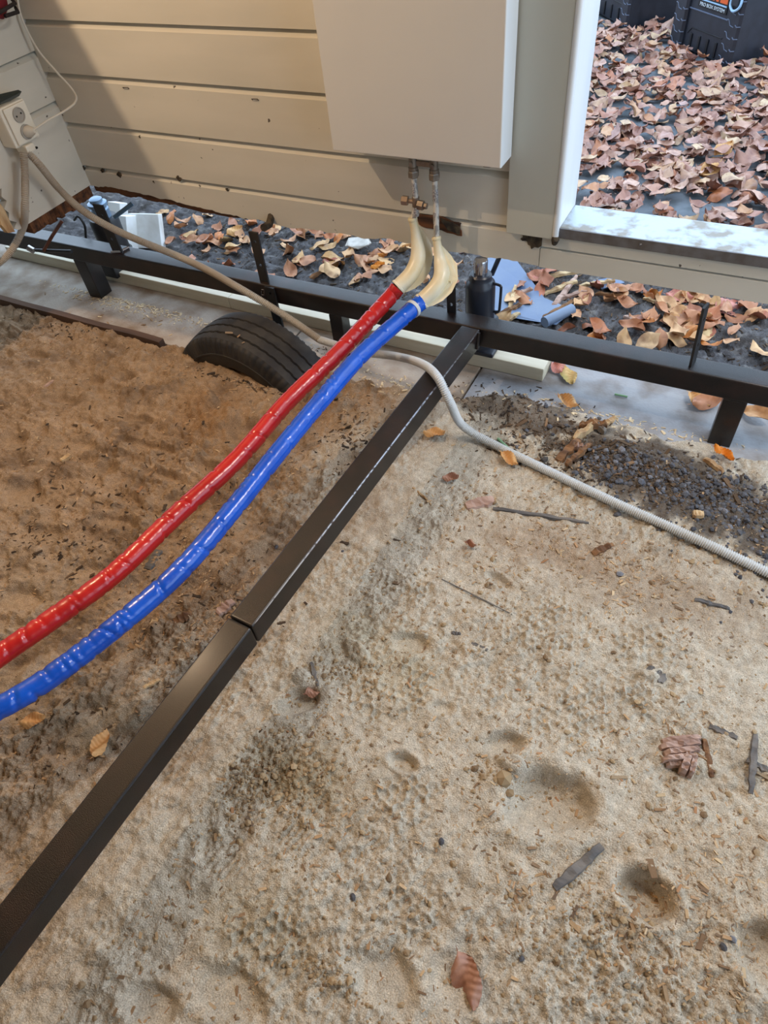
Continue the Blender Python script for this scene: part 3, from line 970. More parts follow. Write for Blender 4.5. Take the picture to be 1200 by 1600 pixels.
for sgn in (-1, 1):
    tyre_part([(TY_R - .0076, sgn * (TW - .012)), (TY_R - .0115, sgn * (TW - .004)), (TY_R - .018, sgn * TW), (TY_R - .030, sgn * (TW + .003)), (TY_R - .044, sgn * (TW + .005)), (TY_R - .055, sgn * (TW + .006))],
              'shoulder', M['rubber'], 400, shoulder_fn)
    tyre_part([(TY_R - .055, sgn * (TW + .006)), (TY_R - .057, sgn * (TW + .008)), (TY_R - .060, sgn * (TW + .008)), (TY_R - .062, sgn * (TW + .006)), (TY_R - .085, sgn * (TW + .008)), (TY_R - .105, sgn * (TW + .002)), (TY_R - .118, sgn * (TW - .012)),
               (TY_R - .126, sgn * (TW - .02)), (TY_R - .128, sgn * (TW - .032)), (TY_R - .110, sgn * (TW - .03))], 'sidewall', M['rubber_dark'], 160)
tyre_part([(TY_R - .110, -(TW - .03)), (TY_R - .03, -TW + .02), (TY_R - .03, TW - .02), (TY_R - .110, (TW - .03))], 'liner', M['rubber_dark'], 96)

# ================================================================== BOTTLE JACKS
jk = empty('bottle_jack', (-.626, 1.638, .046), 'black bottle jack on the cream timber holding up the wall', 'jack')
MB().box((-.694, 1.585, .046), (-.562, 1.70, .060), .006).build('base', M['jack_blue'], jk)
MB().lathe([(.05, .014), (.048, .03), (.043, .034), (.043, .205), (.041, .214), (.034, .222), (.032, .226), (.032, .238), (.028, .242), (.022, .242)], (-.626, 1.638, .046), n=40).build('cylinder', M['jack_blue'], jk, True)
MB().lathe([(.0195, .24), (.0195, .280), (.018, .283)], (-.626, 1.638, .046), n=32).build('piston', M['chrome'], jk, True)
MB().tube(spline([(-.590, 1.64, .262), (-.566, 1.635, .262), (-.562, 1.633, .255), (-.564, 1.633, .19), (-.568, 1.633, .178), (-.59, 1.64, .172)], .006), .004, 8).build('carry_handle', M['jack_blue'], jk, True)
MB().tube([(-.61, 1.685, .26), (-.585, 1.70, .335)], .007, 10).build('pump_lever', M['jack_blue'], jk, True)
MB().lathe([(.014, .012), (.014, .07), (.010, .075)], (-.60, 1.69, .046), n=16).build('pump', M['jack_blue'], jk, True)

j2p = Vector((-2.17, 1.70, .05))
j2 = empty('bottle_jack', j2p, 'black bottle jack with a pale blue cap at the left corner', 'jack')
MB().box((-2.245, 1.63, .0), (-2.09, 1.77, .05), .006).build('base', M['black_paint'], j2)
MB().lathe([(.062, 0), (.062, .03), (.055, .035), (.055, .155), (.050, .165)], j2p, n=36).build('cylinder', M['black_paint'], j2, True)
MB().lathe([(.034, .16), (.034, .195), (.030, .20), (.030, .206), (.036, .208), (.036, .218), (.024, .222), (.024, .232), (.018, .236)], j2p, n=32).build('cap', mat('jack_cap', S(128, 150, 172), .35, .4), j2, True)
MB().tube([YP(178, 340, 1.60), YP(207, 318, 1.66)], .0075, 10).build('pump_lever', mat('blue_steel', S(72, 100, 124), .35, .5), j2, True)
MB().tube(spline([YP(116, 344, 1.6), YP(122, 338, 1.6), YP(132, 352, 1.6), YP(134, 372, 1.6)], .01), .0045, 8).build('carry_handle', M['black_paint'], j2, True)
lug = MB().box(YP(157, 425, 1.60) + Vector((0, -.005, -.012)), YP(178, 418, 1.60) + Vector((0, .045, .01)), .004).build('black_lug', M['black_paint'])
tag(lug, 'small black metal foot lying on the cream timber by the left leg', 'metal foot')

# white blocks behind the left jack
for (u, v, y, yaw, tilt, sx, sy, sz, lab) in ((182, 348, 1.78, .25, .10, .035, .08, .155, 'narrow upright white block just right of the left jack'),
                                             (215, 340, 1.86, .35, .06, .13, .04, .13, 'wide white block leaning under the wall, rightmost of three'),
                                             (168, 330, 1.88, .1, .05, .06, .05, .16, 'white block mostly hidden behind the left jack')):
    p = YP(u, v, y); p.z = gz(p.x, p.y) + .002
    mt = Matrix.Translation(p) @ Matrix.Rotation(yaw, 4, 'Z') @ Matrix.Rotation(tilt, 4, 'Y') @ Matrix.Rotation(-.42, 4, 'X')
    o = MB().box((-sx / 2, -sy / 2, 0), (sx / 2, sy / 2, sz), .0025, mt).build('wood_block', M['white_wood'], origin=p)
    tag(o, lab, 'block', 'white blocks under the wall')

# ================================================================== RADIATOR
rd = empty('radiator', (-.775, WY, .61), 'flat white panel radiator hung on the cream board wall', 'radiator')
RX0, RX1, RZ0, RZ1 = -1.003, -.549, .616, 1.22
MB().box((RX0, 1.55, RZ0), (RX1, 1.556, RZ1), .002).build('front_panel', M['radiator'], rd)
MB().box((RX1 - .003, 1.555, RZ0 - .002), (RX1, 1.626, RZ1), .001).build('side_cover', M['white_paint'], rd)
MB().box((RX0, 1.555, RZ0 - .002), (RX0 + .003, 1.626, RZ1), .001).build('side_cover', M['white_paint'], rd)
MB().box((RX0 + .004, 1.556, RZ0 + .004), (RX1 - .004, 1.626, RZ1 - .004)).build('core', M['radiator'], rd)
m = MB()
for i in range(18):
    x = RX0 + .01 + i * .0245
    m.box((x, 1.558, RZ1), (x + .018, 1.624, RZ1 + .004))
m.build('top_grille', M['white_paint'], rd)
for x in (-.93, -.63):
    MB().box((x, 1.626, .7), (x + .03, WY, 1.1)).build('wall_bracket', M['radiator'], rd)
MB().lathe([(.006, 0), (.006, .012), (.003, .016)], (RX1 - .02, 1.60, RZ0 - .014), (0, 0, 1), 12).build('drain_plug', M['chrome'], rd, True)
MB().box((RX1 - .05, 1.57, RZ0 - .010), (RX1 - .032, 1.60, RZ0), .001).build('clip', M['valve'], rd)


def hexnut(m, c, r, h):
    m.lathe([(r * .92, 0), (r, h * .12), (r, h * .88), (r * .92, h)], c, (0, 0, 1), 6)


def axis_at(u, v, y): return YP(u, v, y)


va, vb = YP(645, 252, 1.592), YP(678, 256, 1.592)
vx = [va.x, vb.x]
VYY = 1.592
vv = empty('valve_block', (sum(vx) / 2, VYY, .58), 'dull grey twin radiator valve with bridge below the radiator', 'valve')
for x in vx:
    m = MB()
    m.lathe([(.0125, .0), (.0125, .008), (.0105, .010), (.0105, .034), (.0125, .036), (.0125, .044)], (x, VYY, .570), (0, 0, 1), 20)
    m.build('valve_body', M['valve'], vv, True)
    m = MB(); m.lathe([(.0055, 0), (.0055, .004), (.002, .0045)], (x, VYY - .0105, .590), (0, -1, 0), 12); m.build('slotted_screw', M['valve'], vv)
    m = MB(); hexnut(m, (x, VYY, .553), .0145, .017); m.build('nut', M['valve'], vv)
MB().bar((vx[0], VYY + .002, .588), (vx[1], VYY + .002, .588), .008, .012).build('bridge', M['valve'], vv)


# ================================================================== INSULATED PIPES
def sleeve(pts, r, seed, step=.0034, n=26):
    """foam sleeve in thin film: short creases that bite one flank, fine wrinkles between"""
    P = spline(pts, step)
    rnd = random.Random(seed)
    L = len(P)
    D = np.zeros((L, n))
    ang = np.linspace(0, 2 * PI, n, endpoint=False)
    ii = np.arange(L)
    k = 5
    while k < L:
        a0 = rnd.uniform(0, 2 * PI); w = rnd.uniform(.9, 1.5); dep = rnd.uniform(.06, .17); sl = rnd.uniform(-3, 3)
        spread = np.clip(np.cos(ang - a0) + rnd.uniform(-.2, .5), 0, 1)
        pos = k + sl * np.sin(ang - a0)
        g = np.exp(-((ii[:, None] - pos[None, :]) / w) ** 2)
        up = np.exp(-((ii[:, None] - pos[None, :] - 2.6) / 1.4) ** 2)
        D += (-dep * g + .28 * dep * up) * spread[None, :]
        k += rnd.randint(3, 13)
    D += .022 * fbm(ii[:, None] * .30 + 0 * ang[None, :], np.cos(ang)[None, :] * 2.2 + 0 * ii[:, None], seed, 3)
    D += .02 * fbm(ii[:, None] * .06 + 0 * ang[None, :], np.sin(ang)[None, :] * 1.5 + 0 * ii[:, None], seed + 5, 2)
    m = MB().tube(P, r, n)
    for i in range(L):
        for j in range(n):
            v = m.v[i * n + j]
            m.v[i * n + j] = P[i] + (v - P[i]) * (1 + D[i, j])
    return m


def bend_guide(pts, r0, r1, name, parent):
    P = spline(pts, .004); L = len(P)
    rs = [r0 + (r1 - r0) * sstep(0.05, .55, np.array(i / (L - 1))).item() for i in range(L)]
    MB().tube(P, rs, 20, sq=.92).build(name, M['ivory'], parent, True)
    # moulded web across the outside of the bend and lips at both ends
    a = int(L * .10); b = L - 1
    outer = []
    for i in range(a, b, 3):
        outer.append(P[i])
    mid = (P[a] + P[b]) / 2
    web = []
    for i in range(a, b + 1, 4):
        d = (P[i] - mid).normalized()
        f = math.sin(PI * (i - a) / (b - a))
        web.append(P[i] + d * (rs[i] * .9 + .026 * f))
    poly = [P[i] for i in range(a, b + 1, 4)] + web[::-1]
    sdv = (P[b] - P[a]).cross(P[L // 2] - P[a]).normalized() * .004
    MB().prism([p - sdv / 2 for p in poly], sdv).build('web', M['ivory'], parent)
    MB().lathe([(rs[0] * 1.0, -.002), (rs[0] * 1.12, 0), (rs[0] * 1.12, .005), (rs[0], .007)], P[0], P[0] - P[1], 20).build('lip', M['ivory'], parent, True)
    t = (P[-1] - P[-2])
    MB().lathe([(rs[-1] * .98, -.006), (rs[-1] * 1.06, -.004), (rs[-1] * 1.06, .001)], P[-1], t, 20).build('lip', M['ivory'], parent, True)


def riser(x, ztop, zbot, p_end, parent):
    MB().tube(spline([(x, VYY, ztop), (x + .002, VYY, (ztop + zbot) / 2), p_end], .01), .0072, 16).build('inner_pipe', M['pipe_white'], parent, True)


HR = .0222
red_t = empty('insulated_pipe', (vx[0], VYY, .45), 'red insulated water pipe running from the radiator to the lower left', 'pipe')
rp = [YP(645, 344, VYY), YP(651, 375, 1.588), YP(653, 402, 1.572), YP(643, 427, 1.54), YP(622, 449, 1.503)]
bend_guide(rp, .0115, .0225, 'bend_guide', red_t)
riser(vx[0], .560, rp[0].z, rp[0] + Vector((0, 0, -.01)), red_t)
e = rp[-1]
rpath = [rp[-1] + Vector((-.0012, -.002, -.001)), G(606, 468, .262), G(530, 550, .240), G(450, 627, .214), G(370, 718, .196), G(275, 805, .186), G(180, 895, .181), G(85, 965, .182), G(0, 1024, .185), G(-70, 1075, .19)]
sleeve(rpath, HR, 3).build('insulation_sleeve', M['red'], red_t, True)
for k, zz in enumerate((.540, .485)):
    MB().lathe([(.0078, 0), (.0080, .003), (.0078, .032), (.0074, .034)], (vx[0] + .001, VYY, zz - .034 + .0), (0, 0, 1), 18).build('silver_sleeve', M['foil'], red_t, True)

tee = empty('tee_fitting', (vx[0] + .012, VYY - .004, .487), 'brass tee fitting with hexagon caps between the two pipes', 'fitting')
zt_ = YP(648, 315, VYY).z
m = MB(); m.lathe([(.0098, -.012), (.0098, .012)], (vx[0] + .002, VYY, zt_), (0, 0, 1), 18); m.build('body', M['brass'], tee, True)
m = MB(); m.lathe([(.006, 0), (.006, .014), (.0125, .014), (.0125, .030), (.011, .032)], (vx[0] - .004, VYY - .004, zt_ + .002), (-1, -.15, .05), 6); m.build('end_cap', M['brass'], tee)
m = MB(); m.lathe([(.0125, 0), (.0125, .016), (.008, .016), (.008, .026)], (vx[0] + .011, VYY - .006, zt_ - .004), (1, 0, -.05), 6); m.build('hex_nut', M['valve'], tee)

blue_t = empty('insulated_pipe', (vx[1], VYY, .42), 'blue insulated water pipe running from the radiator to the lower left', 'pipe')
bp = [YP(682, 374, VYY - .004), YP(687, 405, 1.574), YP(690, 430, 1.544), YP(680, 450, 1.514), YP(659, 471, 1.486)]
bend_guide(bp, .0115, .0230, 'bend_guide', blue_t)
riser(vx[1], .556, bp[0].z, bp[0] + Vector((0, 0, -.01)), blue_t)
bpath = [bp[-1] + Vector((-.0012, -.002, -.001)), G(640, 487, .262), G(567, 552, .244), G(505, 622, .224), G(440, 700, .205), G(375, 782, .190), G(280, 893, .178), G(165, 992, .174), G(45, 1080, .178), G(-80, 1145, .19)]
sleeve(bpath, HR * 1.02, 8).build('insulation_sleeve', M['blue'], blue_t, True)
i0 = spline(bpath, .0035)
MB().tube(i0[9:13], HR * 1.10, 24).build('white_ring', M['conduit'], blue_t, True)
for zz in (.530, .470, .430):
    MB().lathe([(.0078, 0), (.0080, .003), (.0078, .030), (.0074, .032)], (vx[1] + .001, VYY, zz - .032), (0, 0, 1), 18).build('silver_sleeve', M['foil'], blue_t, True)
MB().tube([bp[2] + Vector((.01, 0, -.012)), bp[2] + Vector((.032, -.005, -.012))], [.006, .004], 8).build('moulded_tab', M['ivory'], blue_t, True)


# ================================================================== CONDUITS, SOCKET, BAG
def conduit(pts, r, pitch=.0050, n=14):
    P = spline(pts, pitch / 4)
    rs = [r * (1.0 if (i % 4) in (0, 1) else .80) for i in range(len(P))]
    return MB().tube(P, rs, n)


cpts = [XP(43, 238, -2.035), XP(62, 258, -2.02), G(95, 298, .43), G(135, 333, .375), G(195, 366, .31), G(300, 410, .240), G(370, 448, .222), G(440, 490, .15), G(500, 531, .10), G(560, 549, .115), G(620, 557, .15), G(660, 569, .20),
        G(684, 590, .226), G(703, 628, .175), G(722, 664, .07), onground(765, 697, .014), onground(850, 738, .012), onground(950, 786, .012), onground(1050, 831, .012), onground(1130, 868, .012), onground(1200, 901, .012), onground(1290, 940, .012), onground(1420, 985, .012), onground(1560, 1010, .012)]
c = conduit(cpts[:9], .0118).build('corrugated_conduit', M['conduit_dusty'], origin=cpts[0])
tag(c, 'long grey corrugated conduit crossing from the socket box over both beams to the right', 'conduit')
# its clean far length is the same hose: a child of it
conduit(cpts[8:], .0118).build('clean_length', M['conduit'], c, True)['label'] = 'clean pale grey length of the conduit'
c2 = conduit([XP(37, 238, -2.03), XP(39, 275, -2.03), XP(39, 320, -2.02), G(36, 355, .36), G(14, 396, .30), G(-25, 428, .26)], .0118).build('corrugated_conduit', M['conduit_dusty'], origin=XP(37, 238, -2.03))
tag(c2, 'short dusty corrugated conduit dropping straight down from the socket box', 'conduit')

sb = empty('socket_box', (WX, 1.445, .58), 'cream double wall socket box with a plug in its lower outlet', 'socket')
MB().box((WX + .001, 1.398, .582), (-2.042, 1.496, .692), .006).build('housing', M['socket'], sb)
MB().box((-2.042, 1.408, .588), (-2.034, 1.490, .688), .003).build('face_plate', M['socket'], sb)
for z in (.661, .614):
    MB().lathe([(.0205, .0005), (.0205, .0042), (.0178, .0042), (.0168, .0015)], (-2.034, 1.450, z), (1, 0, 0), 28).build('outlet', M['socket_grey'], sb, True)
    for dz in (-.0055, .0055):
        MB().lathe([(.0026, .0016), (.0026, .0024)], (-2.034, 1.450 + dz * 1.7, z + dz * .3), (1, 0, 0), 10).build('pin_hole', M['dark'], sb)
MB().box((-2.075, 1.418, .562), (-2.025, 1.452, .584), .005).build('cable_entry', M['socket'], sb)
MB().lathe([(.006, 0), (.006, .004)], (-2.03, 1.455, .568), (0, 0, -1), 12).build('knockout', M['dark'], sb)
pg = empty('power_plug', (-2.02, 1.452, .612), 'white plug and flex going from the lower outlet up to the red bag', 'plug')
MB().lathe([(.0165, 0), (.0165, .012), (.012, .022), (.0075, .03)], (-2.036, 1.452, .613), (1, .3, .1), 20).build('plug_body', M['cable'], pg, True)
MB().tube(spline([(-2.012, 1.459, .616), XP(75, 188, -1.99), XP(103, 172, -1.97), XP(119, 157, -1.965), XP(113, 140, -1.985), XP(88, 112, -2.02), XP(58, 76, -2.06), XP(34, 28, -2.075), XP(26, -10, -2.08)], .008), .0032, 8).build('flex', M['cable'], pg, True)

bg = empty('red_bag', (WX, 1.5, .88), 'dark red fabric bag with black strap at the top left corner', 'bag')
m = MB()
sec = [(0.0, .040, .020), (.02, .066, .03), (.05, .075, .034), (.14, .078, .036), (.26, .074, .034), (.30, .06, .028)]
for dz, ry, rx in sec:
    for j in range(24):
        a = 2 * PI * j / 24
        m.v.append(Vector((WX + .040 + rx * math.copysign(abs(math.cos(a)) ** .6, math.cos(a)), 1.515 + ry * math.copysign(abs(math.sin(a)) ** .6, math.sin(a)), .876 + dz + .004 * math.sin(3 * a))))
for i in range(len(sec) - 1):
    for j in range(24):
        m.f.append((i * 24 + j, i * 24 + (j + 1) % 24, (i + 1) * 24 + (j + 1) % 24, (i + 1) * 24 + j))
m.f.append(tuple(range(24))); m.f.append(tuple((len(sec) - 1) * 24 + j for j in reversed(range(24))))
m.build('body', M['red_bag'], bg, True)
MB().tube([(WX + .078, 1.43, .893), (WX + .080, 1.52, .896), (WX + .074, 1.592, .902), (WX + .05, 1.605, .908), (WX + .05, 1.606, .885), (WX + .074, 1.590, .882), (WX + .076, 1.54, .884)], .005, 8).build('strap', M['strap'], bg, True)
p0 = XP(0, 155, -2.05)
dk = MB().prism([XP(-10, 150, -2.055), XP(0, 151, -2.05), XP(34, 143, -2.04), XP(30, 150, -2.04), XP(16, 158, -2.045), XP(0, 164, -2.05), XP(-10, 166, -2.055)], (-.012, 0, .004)).build('pruning_blade', mat('dark_green_blade', S(30, 38, 32), .4), origin=p0)
tag(dk, 'dark pointed blade sticking out above the socket box', 'blade')

# edging board along the sand
ed = MB()
ex = np.linspace(-2.62, -1.66, 50)
top = [.028 + .0015 * math.sin(x * 17) for x in ex]
for x, z in zip(ex, top):
    y = 1.338 - .012 * (x + 2.5) + .0012 * math.sin(x * 13)
    ed.v += [Vector((x, y - .012, -.02)), Vector((x, y - .012, z)), Vector((x, y + .012, z)), Vector((x, y + .012, -.02))]
for i in range(49):
    for j in range(4):
        ed.f.append((i * 4 + j, (i + 1) * 4 + j, (i + 1) * 4 + (j + 1) % 4, i * 4 + (j + 1) % 4))
ed.f.append((0, 1, 2, 3)); ed.f.append((199, 198, 197, 196))
ed = ed.build('edging_board', M['edging'], origin=(-2.1, 1.34, 0)); tag(ed, 'thin weathered edging board between the sand and the paving at left', 'board')

# ================================================================== TOOL CHESTS OUTSIDE
def chest(corner, yaw, w, d, h, label, labelled):
    """corner: the near bottom corner; front runs along local -x, right side along +y"""
    c = Vector((corner[0], corner[1], -.006))
    e = empty('tool_chest', c, label, 'tool chest', 'tool chests outside the doorway')
    mt = Matrix.Translation(c) @ Matrix.Rotation(yaw, 4, 'Z')

    def pc(m, name, mm, par=e, sm=False): return m.build(name, mm, par, sm, mt)
    pc(MB().box((-w + .012, .010, .012), (-.012, d - .01, h), .012), 'body', M['chest'])
    pc(MB().box((-w + .0, .0, h), (0, d, h + .07), .012), 'lid', M['chest'])
    gd = []
    for x0, x1 in ((-.105, 0), (-w, -w + .105)):
        m = MB().prism([(x0, .0, 0), (x0 + .012, -.012, 0), (x1 - .012, -.012, 0), (x1, .0, 0), (x1, .06, 0), (x0, .06, 0)], (0, 0, h - .005))
        g = pc(m, 'corner_guard', M['chest'])
        zz = .035
        ch = MB()
        while zz < h - .05:
            y = -.0135
            pts = [(x0 + .012, zz + .022), (x0 + .026, zz + .020), (x0 + .040, zz), (x0 + .066, zz - .004)]
            ch.tube([(a, y, b) for a, b in pts], .0024, 6)
            ch.tube([(x0 + .076, y, zz + .008), (x0 + .088, y, zz + .001), (x1 - .012, y, zz + .002), (x1 - .001, -.002, zz + .003)], .0024, 6)
            zz += .052
        tag(pc(ch, 'chevron_ridge', M['chest_line'], g), kind='stuff')
    f0, f1 = -w + .105, -.105
    m = MB()
    zt = .155
    pc(MB().tube([(f0, .0075, zt + .045), (f1, .0075, zt + .045)], .0035, 6), 'panel_edge', M['chest_line'])
    pts = [(f0 + .02, .09), (f0 + .05, .118), (f1 - .02, .118)]
    pc(MB().tube([(a, .009, b) for a, b in pts], .003, 6), 'recess_edge', M['ink_black'])
    for k in range(4):
        x = f0 + .05 + k * (f1 - f0 - .11) / 3
        pc(MB().box((x, .004, .025), (x + .016, .0105, .095), .002), 'drain_slot', M['ink_black'])
    lb = pc(MB().box((f0 + .06, .006, zt + .062), (f1 - .03, .0105, zt + .17), .001), 'label_plate', M['ink_black'])
    if labelled:
        xa, xb = f0 + .075, f1 - .036
        pc(MB().box((xa + .03, .0048, zt + .105), (xb, .0062, zt + .165)), 'orange_field', M['orange'], lb)
        for k in range(4):
            x = xa + .045 + k * .032
            pc(MB().box((x, .004, zt + .105), (x + .010, .0058, zt + .12 + .006 * (k % 2))), 'printed_mark', M['ink_black'], lb)
        pc(MB().box((xa - .01, .0045, zt + .092), (xb, .0062, zt + .098)), 'printed_line', M['label_blue'], lb)
        cu = bpy.data.curves.new('lettering', 'FONT'); cu.body = 'PRO BOX SYSTEM'; cu.size = .022; cu.extrude = .0006
        to = bpy.data.objects.new('lettering', cu); COL.objects.link(to)
        bpy.context.view_layer.update()
        me = bpy.data.meshes.new_from_object(to.evaluated_get(bpy.context.evaluated_depsgraph_get()))
        bpy.data.objects.remove(to)
        wd = max(v.co.x for v in me.vertices)
        tgt = (xb - xa) * .95
        T = mt @ Matrix.Translation((xa, .0052, zt + .069)) @ Matrix.Rotation(PI / 2, 4, 'X') @ Matrix.Diagonal((tgt / wd, 1, 1, 1))
        for v in me.vertices: v.co = T @ v.co - c
        me.materials.clear(); me.materials.append(M['ink_white'])
        lo = bpy.data.objects.new('lettering', me); COL.objects.link(lo); lo.parent = lb
    # latch with a wire bail on the right guard
    lx = -.052
    la = pc(MB().box((lx - .026, -.030, h - .085), (lx + .026, -.011, h + .02), .006), 'latch', M['chest'])
    pc(MB().tube(spline([(lx - .034, -.018, h - .045), (lx - .034, -.024, h - .085), (lx, -.028, h - .105), (lx + .034, -.024, h - .085), (lx + .034, -.018, h - .045)], .01), .006, 8), 'latch_bail', M['label_blue'], la, True)
    return e


chest((-.307, 4.35), math.atan2(-.372, .382), .53, .40, .36, 'black ribbed tool chest with orange label, the right one of two', True)
chest((-.975, 4.93), math.atan2(-.62, .52), .60, .42, .30, 'black tool chest with a latch, the left one of two', False)

bk = empty('bucket', (-1.175, 4.25, -.006), 'black round tub mostly hidden behind the white door jamb', 'tub')
MB().lathe([(.125, 0), (.135, .004), (.137, .02), (.150, .22), (.156, .225), (.156, .24), (.148, .24), (.13, .03)], (-1.20, 4.25, -.006), n=40).build('body', M['chest'], bk, True)
for z in (.03, .045, .06):
    MB().lathe([(.137 + z * .06, z), (.1415 + z * .06, z + .004), (.138 + z * .06, z + .008)], (-1.20, 4.25, -.006), n=40).build('rib', M['chest'], bk, True)


# ================================================================== LEAVES
def leaf_mesh(seed, L=.085, W=.052, curl=.2, fold=.25, wave=.006, nu=7, nv=4, rib=0.0):
    r = random.Random(seed)
    ph = r.uniform(0, 6)
    sk = r.uniform(-.15, .15)
    tw = r.uniform(-.5, .5)
    vs, fs = [], []
    for i in range(nu + 1):
        t = i / nu
        w = W / 2 * (math.sin(PI * min(1, t * .97 + .02) ** .85) ** .8) * (1 + .05 * math.sin(9 * t + ph))
        for j in range(nv + 1):
            s = j / nv * 2 - 1
            x = (t - .5) * L + .06 * L * abs(s) * (1 - t)
            y = s * w + sk * L * (t - .5) ** 2
            z = fold * abs(s) * w + curl * L * ((t - .5) ** 2) * 1.6 + wave * math.sin(7 * t + 3 * s + ph) + tw * (t - .5) * s * w
            if rib: z += rib * math.sin(2 * PI * (t * 7.5 - abs(s) * 1.2)) * min(1, abs(s) * 3)
            elif j in (1, nv - 1): z += .0018 * (1 if i % 2 else -1)
            vs.append((x, y, z))
    for i in range(nu):
        for j in range(nv):
            a = i * (nv + 1) + j
            fs.append((a, a + 1, a + nv + 2, a + nv + 1))
    # stalk
    k = len(vs)
    vs += [(-.5 * L, -.0012, .001), (-.5 * L, .0012, .001), (-.62 * L, .0008, .004)]
    fs.append((k, k + 1, k + 2))
    zmin = min(v[2] for v in vs)
    return [(x, y, z - zmin * .5) for x, y, z in vs], fs


def make_leaf_data(name, seed, m, **kw):
    vs, fs = leaf_mesh(seed, **kw)
    me = bpy.data.meshes.new(name)
    me.from_pydata(vs, [], fs)
    for p in me.polygons: p.use_smooth = True
    me.materials.append(m)
    return me


def link(name, me, loc, rot, sc=1.0):
    o = bpy.data.objects.new(name, me); COL.objects.link(o)
    o.location = loc; o.rotation_euler = rot
    o.scale = (sc, sc, sc)
    return o


leaf_kw = [dict(curl=.10, fold=.15), dict(curl=.5, fold=.35), dict(curl=-.35, fold=-.3), dict(curl=.25, fold=.8, W=.046), dict(curl=-.15, fold=-.55), dict(curl=.7, fold=.2, L=.078), dict(curl=.05, fold=.05, W=.058, wave=.004), dict(curl=.3, fold=-.4, L=.092)]
OUT = [make_leaf_data('beech_leaf', 50 + i, M['leaf_out'], **k) for i, k in enumerate(leaf_kw)]
INN = [make_leaf_data('beech_leaf', 80 + i, M['leaf_in'], **k) for i, k in enumerate(leaf_kw)]


def in_chest(x, y):
    for cx, cy, yaw, w, d in ((-.307, 4.35, math.atan2(-.372, .382), .53, .40), (-.975, 4.93, math.atan2(-.62, .52), .60, .42)):
        dx, dy = x - cx, y - cy
        lx = dx * math.cos(yaw) + dy * math.sin(yaw); ly = -dx * math.sin(yaw) + dy * math.cos(yaw)
        if -w - .03 < lx < .03 and -.03 < ly < d + .03: return True
    return math.hypot(x + 1.20, y - 4.25) < .17


rl = random.Random(21)
spots = []
while len(spots) < 2350:
    y = rl.uniform(2.62, 5.6)
    # the strip seen through the doorway and a margin on both sides
    x = rl.uniform(-.27 * y - .25, .06 * y + .35)
    if in_chest(x, y): continue
    dens = 0.80 + 1.0 * float(perlin(x * 2.6, y * 2.6, 5)) - (0.18 if (x < -.16 * y and y < 4.4) else 0) + .25 * (y > 3.9)
    if rl.random() > dens: continue
    spots.append((x, y))


def in_view(x, y):
    q = RT.T @ (np.array([x, y, 0]) - np.array([0, 0, CAMH]))
    u, v = CX + F * q[0] / q[2], CY + F * q[1] / q[2]
    return 885 < u < 1215 and -15 < v < 375


vis = sorted([s for s in spots if in_view(*s)], key=lambda s: s[1])
first = set(vis[:130])
stv, stf = [], []
for n, (x, y) in enumerate(spots):
    z = rl.uniform(0, .032) if rl.random() < .75 else rl.uniform(.03, .06)
    rot = (rl.gauss(0, .22), rl.gauss(0, .22), rl.uniform(0, 2 * PI))
    sc = rl.uniform(.72, 1.22)
    k = rl.randrange(8)
    if (x, y) in first:
        o = link('beech_leaf', OUT[k], (x, y, z), rot, sc)
        zone = ('near the door sill', 'leaves by the sill') if y < 3.05 else (('midway to the tool chests', 'leaves midway to the chests') if y < 3.6 else ('just in front of the tool chests', 'leaves before the chests'))
        tag(o, 'dry pinkish brown beech leaf in the outdoor leaf carpet ' + zone[0], 'leaf', zone[1])
    else:
        mt = Matrix.Translation((x, y, z)) @ Matrix.Rotation(rot[2], 4, 'Z') @ Matrix.Rotation(rot[1], 4, 'Y') @ Matrix.Rotation(rot[0], 4, 'X')
        b = len(stv)
        me = OUT[k]
        stv += [mt @ (v.co * sc) for v in me.vertices]
        stf += [tuple(b + i for i in p.vertices) for p in me.polygons]
me = bpy.data.meshes.new('leaf_litter'); me.from_pydata([tuple(v) for v in stv], [], stf); me.materials.append(M['leaf_out'])
for p in me.polygons: p.use_smooth = True
o = bpy.data.objects.new('leaf_litter', me); COL.objects.link(o)
tag(o, 'mass of dry beech leaves further out around the tool chests', 'leaves', kind='stuff')

# leaves under the raised wall and round the frame
under = [(300, 372), (322, 385), (345, 375), (362, 395), (340, 362), (375, 372), (368, 355), (430, 372), (445, 388), (420, 360), (452, 402), (500, 372), (478, 365), (512, 392), (535, 372), (560, 388), (545, 405), (575, 372),
         (590, 398), (602, 412), (575, 425), (560, 440), (610, 378), (620, 392), (520, 412), (495, 435), (640, 395), (715, 420), (708, 445), (730, 395), (735, 455), (270, 345), (285, 360), (312, 350), (255, 335), (250, 350), (405, 400), (385, 385),
         (800, 470), (812, 452), (838, 440), (905, 480), (915, 470), (990, 455), (1000, 462), (1020, 470), (1040, 480), (1060, 470), (1062, 495), (1085, 500), (1100, 480), (1130, 488), (1110, 500), (1148, 500), (1165, 480), (1180, 505), (1015, 500),
         (1045, 510), (1030, 535), (985, 520), (960, 455), (1078, 520), (880, 455), (860, 430), (1010, 540), (1140, 540), (1190, 490), (660, 410), (690, 412), (650, 430), (1150, 640), (1180, 655), (1100, 635), (470, 415), (325, 400), (455, 430)]
ru = random.Random(5)
_cl = [(520, 400), (560, 415), (345, 382), (365, 400), (605, 395), (1040, 470), (1100, 492), (1010, 500), (1075, 505), (850, 450), (930, 470), (960, 462)]
under += [(c_[0] + ru.gauss(0, 16), c_[1] + ru.gauss(0, 9)) for c_ in _cl for _ in range(3)]
under += [(ru.uniform(255, 690), ru.uniform(335, 440)) for _ in range(34)] + [(ru.uniform(780, 1200), ru.uniform(440, 560)) for _ in range(26)]


